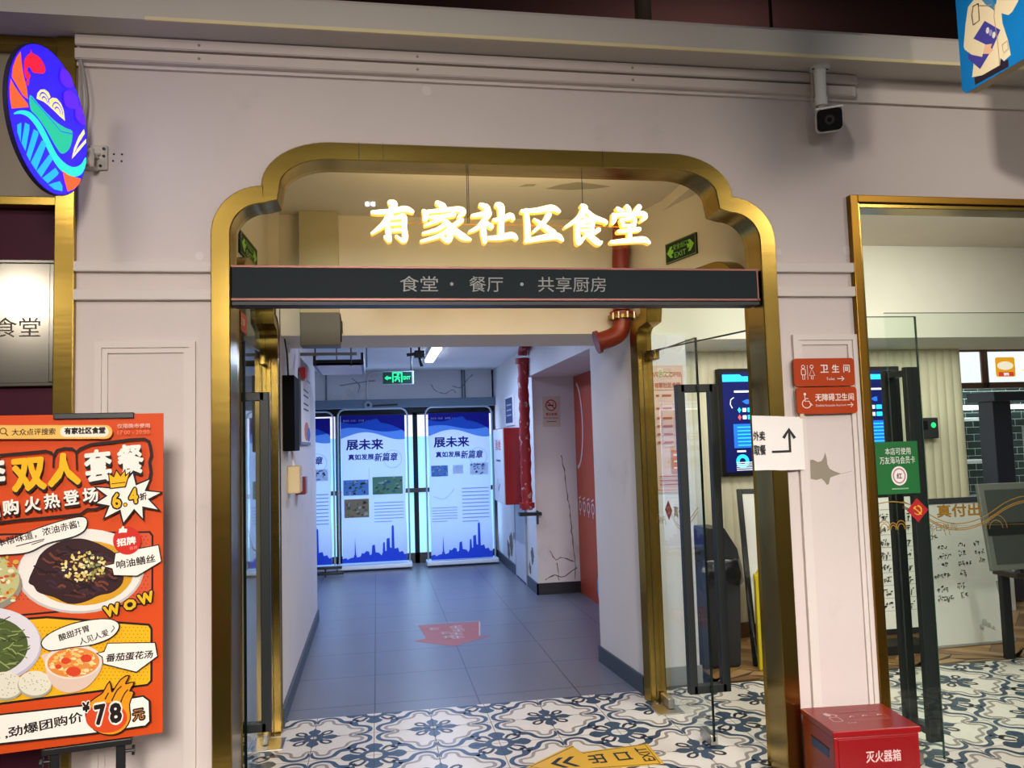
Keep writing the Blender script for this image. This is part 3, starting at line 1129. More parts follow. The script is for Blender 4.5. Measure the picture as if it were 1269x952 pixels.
def brush(mb, pts, grow, y0, y1, T, m):
    p = smooth_pts(pts, 5)
    n = len(p)
    L, Q = [], []
    for i in range(n):
        a_ = Vector(p[max(i - 1, 0)][:2])
        b_ = Vector(p[min(i + 1, n - 1)][:2])
        d = (b_ - a_)
        d = d.normalized() if d.length > 1e-6 else Vector((1, 0))
        nn = Vector((-d.y, d.x)) * (p[i][2] / 2 + grow)
        c = Vector(p[i][:2])
        L.append(c + nn)
        Q.append(c - nn)
    # rounded ends
    def cap(i, sgn):
        c = Vector(p[i][:2])
        a_ = Vector(p[max(i - 1, 0)][:2])
        b_ = Vector(p[min(i + 1, n - 1)][:2])
        d = (b_ - a_).normalized() * sgn
        r_ = p[i][2] / 2 + grow
        pr = Vector((-d.y, d.x))
        return [c + (d * math.sin(R(t_)) + pr * math.cos(R(t_))) * r_ for t_ in (30, 60, 90, 120, 150)]
    ring = L + cap(n - 1, 1) + Q[::-1] + cap(0, -1)
    k = len(ring)
    quads = [(i, i + 1, k_ - 1, k_) for i, k_ in ((i, n + 5 + (n - 1 - i)) for i in range(n - 1))]
    fs = [(a1, b1, c1, d1) for a1, b1, c1, d1 in quads]
    fs.append(tuple([n - 1] + list(range(n, n + 5)) + [n + 5]))
    fs.append(tuple([2 * n + 4] + list(range(2 * n + 5, 2 * n + 10)) + [0]))
    vs = [T(q, y0) for q in ring] + [T(q, y1) for q in ring]
    sides = [(i, (i + 1) % k, k + (i + 1) % k, k + i) for i in range(k)]
    mb.add(vs, fs + [tuple(k + j for j in f) for f in fs] + sides, m)


t = thing('letter_sign', 'glowing warm white letter sign hanging in the top of the brass arch', 'sign', (0.61, 3.38, 2.45))
spots = [('有', -0.006, 0.197), ('家', 0.206, 0.43), ('社', 0.421, 0.632), ('区', 0.640, 0.84), ('食', 0.836, 1.036), ('堂', 1.047, 1.235)]
for i, (ch, xa, xb) in enumerate(spots):
    zb, zt = 2.366, 2.540
    sxx = (xb - xa) / 112
    szz = (zt - zb) / 100

    def T(q, y, xa=xa, sxx=sxx, zb=zb, szz=szz):
        return (xa + q[0] * sxx, y, zb + q[1] * szz)
    bk, fr = MB(), MB()
    for st in GLYPHS[ch]:
        brush(bk, st, 0.9, 3.368, 3.400, T, NSIDE)
        brush(fr, st, -0.2, 3.3655, 3.3682, T, NFACE)
    L = bk.build('letter', t)
    fr.build('letter_face', L)
rod = MB()
rod.tube([(0.10, 3.402, 2.455), (1.16, 3.402, 2.455)], 0.0025, mat('golden_rod', 'd9a94a', 0.4, 0.5))  # gold-coloured rod behind the letters
rod.build('tie_rod', t)
for x in (0.41, 0.417, 0.93):
    MB().tube([(x, 3.402, 2.46), (x, 3.402, 2.70)], 0.0016, BLACK, 6).build('hanging_wire', t)

# glass transom over the bar
tp = lobed(inset=0.078, **FRONT)
tp = [(max(min(p[0], 1.715), -0.56), p[1]) for p in tp if p[1] > 2.0]
tp = [(tp[0][0], 2.246)] + tp + [(tp[-1][0], 2.246)]
t = thing('transom_pane', 'clear glass pane filling the arch above the sign bar', 'glass', (0.58, 3.425, 2.25))
MB().prism(tp, 'y', 3.420, 3.430, GLASS).build('pane', t)

# ------------------------------------------------------------------ glass doors of the side arches
GOLDP = mat('gold_decal', 'b08b3a', 0.4, 0.4)
REDD = mat('red_decal', 'b01820', 0.5)


def emblem(a, u, v, s, sq=1.0, part='emblem'):
    """red diamond with a gold hammer and sickle"""
    a.poly([(u - s * sq, v), (u, v - s), (u + s * sq, v), (u, v + s)], REDD, part)
    g = mat('gold_emblem', 'e0b02a', 0.4)
    a.line([(u + sq * 0.36 * s * math.cos(R(x_)), v + 0.36 * s * math.sin(R(x_))) for x_ in range(-150, 95, 15)], [0.13 * s * min(1, 0.3 + i * 0.1) for i in range(17)], g, part)
    a.line([(u - sq * 0.30 * s, v + 0.20 * s), (u + sq * 0.34 * s, v - 0.36 * s)], 0.10 * s, g, part)
    a.poly([(u - sq * 0.42 * s, v + 0.18 * s), (u - sq * 0.24 * s, v + 0.36 * s), (u - sq * 0.06 * s, v + 0.30 * s), (u - sq * 0.32 * s, v + 0.06 * s)], g, part)


def waves(a, u0, v0, s, part='wave_decal'):
    for i, (du, r_) in enumerate(((0.0, 1.0), (0.9, 0.7), (1.7, 0.9))):
        for q in (1.0, 0.66):
            a.line([(u0 + du * s + r_ * q * s * math.cos(R(x_)) * 0.6, v0 + r_ * q * s * math.sin(R(x_)) * 0.9) for x_ in range(0, 181, 15)], 0.004, GOLDP, part)


def side_door(name, lab, x, s):
    """s = +1: hinge on the far leg of the right arch; opens along the side wall"""
    t = thing(name, lab, 'door', (x, 4.44, 0))
    g = MB()
    y0, y1 = 3.765, 4.455
    g.box(x - 0.006, y0, 0.03, x + 0.006, y1, 1.995, GLASSD)
    g.build('pane', t)
    e = MB()
    e.box(x - 0.0062, y0 - 0.003, 0.03, x + 0.0062, y0, 1.995, GLASSE)
    e.box(x - 0.0062, y0 - 0.003, 1.995, x + 0.0062, y1, 1.999, GLASSE)
    e.build('glass_edge', t)
    h = MB()
    ya, yb = 3.776, 3.818
    for xx in (x - 0.085, x + 0.085):
        h.bbox(xx - 0.021, ya, 0.255, xx + 0.021, yb, 1.765, HANDLE, 0.003)
    for z in (0.255, 1.725):
        h.bbox(x - 0.085, ya, z, x + 0.085, yb, z + 0.04, HANDLE, 0.003)
    h.build('handle', t)
    p = MB()
    p.bbox(x - 0.018, 3.762, 0.012, x + 0.018, 3.90, 0.062, STEEL, 0.004)
    p.build('bottom_lock', t)
    p = MB()
    p.bbox(x - 0.018, 4.33, 0.008, x + 0.018, 4.46, 0.06, STEEL, 0.004)
    p.bbox(x - 0.018, 4.33, 1.95, x + 0.018, 4.46, 2.003, BRASS, 0.004)
    p.build('hinge_clamp', t)
    return t


# right door and its decals
dr = side_door('glass_door', 'clear glass door with dark pull handle in front of the pink welcome notice', 1.586, 1)
a = Art((1.5795, 4.46, 0), (0, -1, 0), (0, 0, 1), (-1, 0, 0))
waves(a, 0.06, 1.02, 0.055)
emblem(a, 0.235, 1.105, 0.055)
a.line(smooth_pts([(0.27, 1.10), (0.35, 1.045), (0.45, 1.03), (0.55, 1.09), (0.65, 1.15)], 6), 0.004, GOLDP, 'wave_decal')
a.line(smooth_pts([(0.27, 1.085), (0.35, 1.03), (0.45, 1.015), (0.55, 1.07), (0.65, 1.13)], 6), 0.004, GOLDP, 'wave_decal')
a.text('真付出', 0.42, 1.105, 0.062, GOLDP, bold=0.02, width=0.21)
a.done(dr)
# small trim light gap over the opening
t = thing('transom_pane', 'glass pane above the right side door, dark lower edge', 'glass', (1.59, 4.0, 2.01))
sp = lobed(inset=0.078, **SIDE)
sp = [p for p in sp if p[1] > 2.01]
sp = [(sp[0][0], 2.012)] + sp + [(sp[-1][0], 2.012)]
slant(MB().prism(sp, 'x', 1.581, 1.590, GLASSD), KR).build('pane', t)
slant(MB().box(1.580, 3.54, 2.006, 1.591, 4.47, 2.013, GLASSE), KR).build('glass_edge', t)

dl = side_door('glass_door', 'clear glass door with dark pull handle beside the corridor wall with the display box', -0.586, -1)
a = Art((-0.5795, 3.76, 0), (0, 1, 0), (0, 0, 1), (1, 0, 0))
waves(a, 0.50, 1.02, 0.055)
a.line(smooth_pts([(0.05, 1.15), (0.18, 1.05), (0.32, 1.02), (0.45, 1.07)], 6), 0.005, GOLDP, 'wave_decal')
a.done(dl)
t = thing('transom_pane', 'glass pane above the left side door', 'glass', (-0.59, 4.0, 2.01))
slant(MB().prism(sp, 'x', -0.590, -0.581, GLASSD), KL).build('pane', t)
slant(MB().box(-0.591, 3.54, 2.006, -0.580, 4.47, 2.013, GLASSE), KL).build('glass_edge', t)
# floor springs
for x, lab in ((1.56, 'steel floor plate at the foot of the right brass leg'), (-0.56, 'steel floor plate at the foot of the left brass leg')):
    o = MB().bbox(x - 0.075, 4.26, 0.0, x + 0.075, 4.43, 0.006, STEEL, 0.002).build('floor_plate')
    tag(o, lab, 'floor plate')

# ------------------------------------------------------------------ emergency signs on the side walls
GREENP = mat('sign_green_board', '16301f', 0.35)
LUM = mat('luminous_green', '8fd43a', 0.5)


def exit_board(name, lab, o, U, N, w, h):
    t = thing(name, lab, 'sign', o)
    U, N = Vector(U), Vector(N)
    o = Vector(o)
    c = [o, o + U * w]
    m = MB()
    q = []
    for d in (0, 0.012):
        for p in ((0, 0), (w, 0), (w, h), (0, h)):
            v_ = o + U * p[0] + Vector((0, 0, p[1])) + N * d
            q.append(v_)
    m.add(q, [(0, 1, 2, 3), (4, 5, 6, 7), (0, 1, 5, 4), (1, 2, 6, 5), (2, 3, 7, 6), (3, 0, 4, 7)], GREENP)
    m.build('board', t)
    a = Art(o + N * 0.012, U, (0, 0, 1), N)
    fr = 0.006
    for r_ in ((0, 0, w, fr), (0, h - fr, w, h), (0, 0, fr, h), (w - fr, 0, w, h)):
        a.rect(*r_, mat('sign_rim', '6f7a5a', 0.5), 'rim')
    aw = w * 0.2
    for u, d in ((w * 0.05, 1), (w * 0.95, -1)):
        a.poly([(u, h / 2), (u + d * aw * .6, h * 0.78), (u + d * aw, h * 0.78), (u + d * aw * 0.75, h * 0.6), (u + d * aw * 1.1, h * 0.6), (u + d * aw * 1.1, h * 0.4), (u + d * aw * 0.75, h * 0.4),
                (u + d * aw, h * 0.22), (u + d * aw * .6, h * 0.22)], LUM, 'arrow')
    a.text('安全出口', w / 2, h * 0.68, h * 0.27, LUM, width=w * 0.46)
    a.text('EXIT', w / 2, h * 0.28, h * 0.25, LUM, width=w * 0.38)
    a.done(t)


exit_board('exit_sign', 'dark green exit board with two arrows above the right side arch', (1.647, 4.25, 2.480), (0.2288, -0.9735, 0), (-0.9735, -0.2288, 0), 0.285, 0.114)
exit_board('exit_sign', 'dark green exit board above the left side arch, seen edge-on', (-0.626, 3.87, 2.435), (0.045, 0.999, 0), (0.999, -0.045, 0), 0.40, 0.108)
t = thing('notice_plate', 'small orange plate on the wall under the left end of the sign bar', 'sign', (-0.595, 3.72, 2.04))
MB().bbox(-0.600, 3.63, 2.045, -0.592, 3.90, 2.13, mat('orange_plate', 'c8562c', 0.5), 0.002).build('plate', t)
a = Art((-0.592, 3.63, 2.045), (0, 1, 0), (0, 0, 1), (1, 0, 0))
a.text('卫生间', 0.15, 0.045, 0.035, WINK, bold=0.01)
a.done(t)

# ------------------------------------------------------------------ duct, pipes and tray over the corridor mouth
OLIVE = mat('olive_duct_paint', '8c8668', 0.5, 0, 0.06)
t = thing('duct_riser', 'boxed olive duct hanging down the beam at the left', 'duct', (-0.305, 4.64, 2.10))
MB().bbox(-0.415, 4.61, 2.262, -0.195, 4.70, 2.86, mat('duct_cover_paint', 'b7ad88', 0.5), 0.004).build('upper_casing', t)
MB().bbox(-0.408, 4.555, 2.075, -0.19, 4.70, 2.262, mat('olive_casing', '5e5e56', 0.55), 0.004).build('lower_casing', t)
m = MB()
m.box(-0.196, 4.60, 2.16, -0.178, 4.67, 2.22, BLACK)
m.tube([(-0.190, 4.6, 2.262), (-0.183, 4.6, 2.20), (-0.185, 4.6, 2.10)], 0.004, BLACK, 6)
m.build('clamp', t)

t = thing('sprinkler_pipe', 'glossy red pipe with a flanged elbow in front of the cream beam', 'pipe', (1.48, 4.58, 2.15))
pth = [(1.50, 4.61, 2.86), (1.485, 4.61, 2.55), (1.478, 4.61, 2.28)]
MB().tube(pth, 0.052, REDPIPE, 18).build('riser', t, smooth=40)
el = smooth_pts([(1.478, 4.61, 2.24), (1.474, 4.61, 2.19), (1.455, 4.612, 2.145), (1.41, 4.615, 2.115), (1.33, 4.62, 2.09)], 6)
MB().tube(el, 0.056, mat('red_elbow_paint', '8a3016', 0.4, 0.1, 0.2, 9), 18).build('elbow', t, smooth=40)
m = MB()
m.cyl((1.478, 4.61, 2.225), (1.478, 4.61, 2.247), 0.083, mat('flange_yellow', '9c7a2c', 0.4, 0.6), 24)
m.cyl((1.478, 4.61, 2.250), (1.478, 4.61, 2.270), 0.072, REDPIPE, 24)
m.tube([(1.335, 4.6197, 2.0915), (1.315, 4.621, 2.086)], 0.07, REDPIPE, 24)
for q in range(8):
    ang = R(45 * q)
    m.cyl((1.478 + .068 * math.cos(ang), 4.56 + .068 * math.sin(ang), 2.218), (1.478 + .068 * math.cos(ang), 4.56 + .068 * math.sin(ang), 2.256), 0.008, STEEL, 6)
m.build('flange', t, smooth=40)
m = MB()
m.box(1.50, 4.60, 2.30, 1.58, 4.63, 2.34, BLACK)
m.build('bracket', t)

t = thing('cable_tray', 'metal tray hung on rods under the corridor ceiling at the left', 'tray', (-0.33, 5.7, 2.10))
TRAYM = mat('galvanised_tray', '8f8a80', 0.4, 0.6, 0.12)
m = MB()
m.box(-0.50, 5.55, 2.132, -0.12, 5.58, 2.152, TRAYM)
m.build('front_rail', t)
m = MB()
m.box(-0.42, 5.9, 2.10, -0.10, 6.7, 2.115, mat('pinkish_duct_sheet', 'b7a39a', 0.4, 0.3, 0.2, 8))
m.box(-0.44, 5.9, 2.10, -0.42, 6.7, 2.19, BLACK)
m.box(-0.10, 5.9, 2.10, -0.08, 6.7, 2.19, BLACK)
m.box(-0.42, 5.9, 2.10, -0.10, 5.92, 2.14, BLACK)
m.build('trough', t)
m = MB()
for x, y in ((-0.16, 5.565), (-0.40, 5.565), (-0.06, 6.1), (-0.30, 6.5), (-0.43, 6.0)):
    m.tube([(x, y, 2.06 if y < 5.6 else 2.10), (x, y, 2.48)], 0.005, BLACK, 6)
m.build('hanger_rods', t)

# ------------------------------------------------------------------ corridor fittings, left wall
t = thing('display_box', 'flat black display sticking out edge-on from the left corridor wall', 'screen', (-0.50, 4.9, 1.5))
MB().bbox(-0.53, 4.76, 1.49, -0.462, 5.06, 1.93, mat('matte_black', '08080a', 0.7, spec=0.05), 0.004).build('casing', t)
MB().tube([(-0.50, 4.80, 1.93), (-0.505, 4.80, 2.06), (-0.52, 4.82, 2.15)], 0.005, BLACK, 6).build('cable', t)
t = thing('alarm_sounder', 'small red alarm sounder high on the left corridor wall', 'alarm', (-0.50, 5.8, 2.02))
MB().bbox(-0.53, 5.72, 1.985, -0.475, 5.86, 2.075, mat('red_alarm', 'a81a1c', 0.3), 0.018).build('body', t, smooth=40)
MB().tube([(-0.527, 5.79, 2.07), (-0.527, 5.79, 2.48)], 0.006, WHITE, 6).build('conduit', t)
t = thing('wall_poster', 'tall white framed notice on the left corridor wall', 'poster', (-0.52, 6.1, 1.5))
MB().bbox(-0.53, 5.72, 1.53, -0.512, 6.55, 2.03, mat('dark_poster_frame', '4a4d55', 0.4), 0.003).build('frame', t)
a = Art((-0.512, 5.72, 1.53), (0, 1, 0), (0, 0, 1), (1, 0, 0))
a.rect(0.02, 0.02, 0.81, 0.48, WPAPER, 'print')
a.ell(0.45, 0.10, 0.20, 0.07, mat('print_orange', 'd07a4a', 0.6), 'print')
a.ell(0.62, 0.08, 0.15, 0.055, mat('print_blue', '4a6fc4', 0.6), 'print')
for v in (0.40, 0.36, 0.30, 0.26):
    a.line([(0.2, v), (0.62, v)], 0.012, mat('print_grey', '55555c', 0.6), 'print')
a.done(t)
t = thing('control_box', 'cream control box low on the left corridor wall', 'box', (-0.49, 5.1, 1.23))
MB().bbox(-0.53, 4.98, 1.235, -0.455, 5.14, 1.40, mat('cream_plastic', 'cdb98c', 0.45), 0.008).build('body', t)
MB().tube([(-0.50, 5.06, 1.40), (-0.51, 5.07, 1.5), (-0.527, 5.09, 1.58), (-0.527, 5.09, 2.48)], 0.008, WHITE, 8).build('conduit', t)
t = thing('fire_call_point', 'small red and white fire call point next to the cream box', 'alarm', (-0.49, 5.55, 1.2))
MB().bbox(-0.53, 5.47, 1.20, -0.465, 5.62, 1.315, mat('dark_red_box', '7c1a1c', 0.35), 0.006).build('body', t)
MB().bbox(-0.515, 5.62, 1.205, -0.48, 5.64, 1.31, WHITE, 0.004).build('cover', t)

# ------------------------------------------------------------------ corridor fittings, right side
t = thing('fire_riser_pipe', 'peeling red fire pipe standing against the right corridor wall', 'pipe', (1.44, 7.9, 0.8))
PEEL = two_tone('peeling_red_paint', '9a1c20', 'b9a6a4', 16, 0.60, 0.66, 0.6, 0.3)
pts_ = [(1.445 + 0.003 * math.sin(i * 0.6), 7.75, 0.84 + i * 0.0415) for i in range(37)]
MB().tube(pts_, [0.053 + 0.004 * math.sin(i * 1.9) for i in range(37)], PEEL, 16).build('pipe', t, smooth=50)
MB().tube([(1.445, 7.75, 2.36), (1.446, 7.745, 2.40), (1.446, 7.70, 2.43), (1.446, 7.55, 2.432)], 0.045, PEEL, 14).build('elbow', t, smooth=50)
m = MB()
for z in (0.86, 2.28):
    m.cyl((1.445, 7.75, z), (1.445, 7.75, z + 0.05), 0.075, PEEL, 16)
m.build('flange', t, smooth=40)
m = MB()
m.box(1.36, 7.70, 0.785, 1.58, 7.80, 0.815, BLACK)
m.box(1.535, 7.72, 0.70, 1.55, 7.78, 0.83, BLACK)
m.build('bracket', t)
t = thing('hydrant_cabinet', 'red hydrant cabinet with a white door on the right corridor wall', 'cabinet', (1.45, 8.8, 0.85))
MB().bbox(1.33, 8.35, 0.85, 1.5495, 9.05, 1.66, RED, 0.006).build('body', t)
MB().bbox(1.318, 8.36, 0.86, 1.331, 9.04, 1.65, mat('pale_cabinet_door', 'c9cdd2', 0.4), 0.003).build('door', t)
a = Art((1.318, 9.04, 0.86), (0, -1, 0), (0, 0, 1), (-1, 0, 0))
a.text('消火栓', 0.34, 0.62, 0.12, mat('print_red', 'b22028', 0.5), bold=0.02)
a.line([(0.2, 0.45), (0.5, 0.45)], 0.02, mat('print_grey', '55555c', 0.6), 'lettering')
a.line([(0.25, 0.25), (0.3, 0.12), (0.42, 0.2)], 0.02, mat('print_grey', '55555c', 0.6), 'lettering')
a.done(t)
t = thing('notice_board', 'blue framed notice on the wall above the hydrant cabinet', 'sign', (1.53, 9.2, 1.75))
MB().bbox(1.53, 8.9, 1.70, 1.55, 9.45, 2.05, WHITE, 0.003).build('frame', t)
a = Art((1.53, 9.45, 1.70), (0, -1, 0), (0, 0, 1), (-1, 0, 0))
a.rect(0.03, 0.03, 0.52, 0.32, mat('notice_blue', '33406e', 0.5), 'print')
for v in (0.24, 0.18, 0.12):
    a.line([(0.12, v), (0.44, v)], 0.015, mat('print_pale', 'a9b4d0', 0.6), 'print')
a.done(t)
t = thing('service_door', 'narrow white access panel in the right corridor wall below the hydrant cabinet', 'panel', (1.54, 8.6, 0))
MB().bbox(1.532, 8.36, 0.02, 1.55, 9.0, 0.83, mat('panel_white', 'c8ccd2', 0.45), 0.004).build('leaf', t)
m = MB()
for y in (8.35, 8.995):
    m.box(1.528, y, 0.0, 1.55, y + 0.015, 0.84, mat('grey_frame', '8d949c', 0.4))
m.build('frame', t)
t = thing('no_smoking_sign', 'pale no-smoking notice on the end of the stained column', 'sign', (1.735, 7.845, 1.65))
MB().bbox(1.648, 7.842, 1.65, 1.828, 7.85, 1.955, mat('cream_board', 'cfc3b4', 0.5), 0.002).build('board', t)
a = Art((1.648, 7.842, 1.65), (1, 0, 0), (0, 0, 1), (0, -1, 0))
nr, nk = mat('sign_red', 'b0322c', 0.5), mat('sign_dark', '3d3430', 0.5)
a.line([(0.09 + 0.052 * math.cos(R(x_)), 0.215 + 0.052 * math.sin(R(x_))) for x_ in range(0, 360, 12)], 0.011, nr, 'symbol', True)
a.rect(0.055, 0.207, 0.115, 0.220, nk, 'symbol')
a.line([(0.118, 0.222), (0.11, 0.235), (0.122, 0.245)], 0.004, nk, 'symbol')
a.line([(0.055, 0.25), (0.127, 0.18)], 0.010, nr, 'symbol')
a.text('禁止吸烟', 0.09, 0.125, 0.028, nr, bold=0.02)
a.text('NO SMOKING', 0.09, 0.085, 0.016, nk)
a.line([(0.04, 0.05), (0.14, 0.05)], 0.006, nk, 'lettering')
a.done(t)
# white ring, markings and wayfinding on the orange wall
a = Art((1.98, 7.85, 0), (0, -1, 0), (0, 0, 1), (-1, 0, 0), 0.0003, 0.001)
t = thing('wall_graphic', 'white arc and picture symbols on the orange recess wall', 'graphic', (1.98, 7.5, 1.0))
PALE = mat('graphic_white', 'd9d3d6', 0.5)
a.line([(0.06 + 0.24 * math.cos(R(x_)), 1.66 + 0.42 * math.sin(R(x_))) for x_ in range(-90, 80, 8)], 0.035, PALE, 'arc')
for i in range(6):
    u = 0.10 + i * 0.16
    a.line([(u + 0.045 * math.cos(R(x_)), 0.86 + 0.045 * math.sin(R(x_))) for x_ in range(0, 360, 30)], 0.018, PALE, 'symbol', True)
    a.line([(u, 0.81), (u, 0.77)], 0.02, PALE, 'symbol')
    a.line([(u - 0.04, 0.93), (u + 0.04, 0.95)], 0.015, PALE, 'symbol')
BLG = mat('graphic_blue', '5aa6d8', 0.5)
a.ell(0.98, 1.40, 0.10, 0.16, BLG, 'blue_dot')
a.ell(0.74, 0.16, 0.10, 0.12, BLG, 'blue_dot')
a.done(t)

# lit running-man sign and tube lamp
t = thing('emergency_exit_light', 'lit green running-man exit light hanging from the corridor ceiling', 'sign', (0.225, 8.02, 2.12))
MB().bbox(0.068, 8.0, 2.112, 0.382, 8.04, 2.245, mat('exit_light_rim', 'b6c4cc', 0.35), 0.004).build('casing', t)
a = Art((0.068, 8.0, 2.112), (1, 0, 0), (0, 0, 1), (0, -1, 0))
EG = mat('lit_exit_green', '28f08c', 0.5, 0, 0, emit=1.3)
a.rect(0.008, 0.008, 0.295, 0.125, mat('exit_dark_green', '0b3b33', 0.4, emit=0.25), 'face')
a.poly([(0.025, 0.066), (0.055, 0.09), (0.055, 0.076), (0.088, 0.076), (0.088, 0.056), (0.055, 0.056), (0.055, 0.042)], EG, 'symbol')
for r_ in ((0.10, 0.02, 0.112, 0.12), (0.188, 0.02, 0.20, 0.12), (0.10, 0.110, 0.20, 0.122)):
    a.rect(*r_, EG, 'symbol')
a.ell(0.158, 0.098, 0.011, 0.011, EG, 'symbol', n=14)
a.line([(0.152, 0.085), (0.145, 0.06), (0.125, 0.035)], 0.015, EG, 'symbol')
a.line([(0.146, 0.062), (0.168, 0.05), (0.170, 0.026)], 0.012, EG, 'symbol')
a.line([(0.12, 0.075), (0.15, 0.08), (0.175, 0.068)], 0.010, EG, 'symbol')
a.text('EXIT', 0.245, 0.066, 0.034, EG, width=0.07, bold=0.02)
a.done(t)
MB().tube([(0.36, 8.02, 2.245), (0.36, 8.02, 2.48)], 0.008, BLACK, 8).build('hanger', t)
t = thing('tube_lamp', 'bright fluorescent batten on the corridor ceiling', 'lamp', (0.6, 8.3, 2.44))
MB().bbox(0.545, 7.70, 2.445, 0.655, 8.95, 2.48, WHITE, 0.004).build('batten', t)
MB().bbox(0.555, 7.72, 2.425, 0.645, 8.93, 2.446, mat('lit_tube', 'e6efff', 0.5, 0, 0, emit=11.0), 0.006).build('diffuser', t)
t = thing('cctv_dome', 'dark bullet camera bracket hanging under the corridor ceiling', 'camera', (0.44, 7.6, 2.3))
m = MB()
m.tube([(0.30, 7.6, 2.36), (0.38, 7.6, 2.37), (0.42, 7.6, 2.34), (0.44, 7.6, 2.25)], 0.016, mat('dark_bracket', '26262c', 0.4), 10)
m.build('arm', t)
MB().bbox(0.37, 7.55, 2.33, 0.47, 7.66, 2.40, mat('dark_bracket', '26262c', 0.4), 0.012).build('body', t)
MB().tube([(0.42, 7.6, 2.39), (0.42, 7.6, 2.48)], 0.012, BLACK, 8).build('mount', t)
# conduits on the far wall
cd = mat('grey_conduit', '6d7a84', 0.5)
for pts_, m_, lab in ((smooth_pts([(0.10, 10.48, 2.47), (-0.06, 10.48, 2.44), (-0.10, 10.48, 2.30), (-0.10, 10.48, 2.1)], 5), WHITE, 'white conduit curving down the far corridor wall to the reel'),
                      ([(1.13, 10.48, 2.48), (1.13, 10.48, 2.106)], cd, 'grey conduit on the far wall, left of the pair at the right'), ([(1.165, 10.48, 2.48), (1.165, 10.48, 2.106)], cd, 'grey conduit on the far wall, right of the pair at the right'),
                      ([(-0.62, 10.48, 2.48), (-0.62, 10.48, 2.106)], cd, 'grey conduit at the left end of the far corridor wall')):
    tag(MB().tube(pts_, 0.010, m_, 8).build('wall_conduit'), lab, 'conduit', kind='thing')
t = thing('cable_reel', 'small round reel on the shutter box at the corridor end', 'reel', (-0.09, 10.32, 2.03))
MB().cyl((-0.09, 10.27, 2.03), (-0.09, 10.34, 2.03), 0.05, mat('reel_grey', '8793a0', 0.4), 20).build('drum', t, smooth=40)
MB().cyl((-0.09, 10.26, 2.03), (-0.09, 10.272, 2.03), 0.02, BLACK, 12).build('hub', t)
MB().tube([(-0.04, 10.32, 2.02), (0.28, 10.32, 2.03)], 0.012, BLACK, 8).build('cord', t)


# ------------------------------------------------------------------ pull-up banners at the corridor end
def banner_cloth(name, color):
    m = mat(name, color, 0.7, 0, 0.03)
    nt = m.node_tree
    out = [n for n in nt.nodes if n.type == 'OUTPUT_MATERIAL'][0]
    b = nt.nodes['Principled BSDF']
    tr = nt.nodes.new('ShaderNodeBsdfTranslucent')
    nt.links.new(b.inputs['Base Color'].links[0].from_socket, tr.inputs[0])
    mx = nt.nodes.new('ShaderNodeMixShader')
    mx.inputs[0].default_value = 0.55
    nt.links.new(b.outputs[0], mx.inputs[1])
    nt.links.new(tr.outputs[0], mx.inputs[2])
    nt.links.new(mx.outputs[0], out.inputs[0])
    return m


CL = {k_: banner_cloth('banner_' + k_, c_) for k_, c_ in (('pale', 'cad4ee'), ('navy', '1c1fa8'), ('blue', '2f6fd0'), ('sky', '6fa6e6'), ('ink', '3130ac'), ('skyline', '2a55d8'), ('grey', '9aa6c4'),
                                                       ('photo_green', '5f8a6a'), ('photo_blue', '5d87b8'), ('photo_brown', '8f7a5c'), ('photo_white', 'c9d3de'), ('photo_dark', '3e4a52'))}
TUBE = mat('banner_tube', '9fb0bd', 0.35, 0.6)


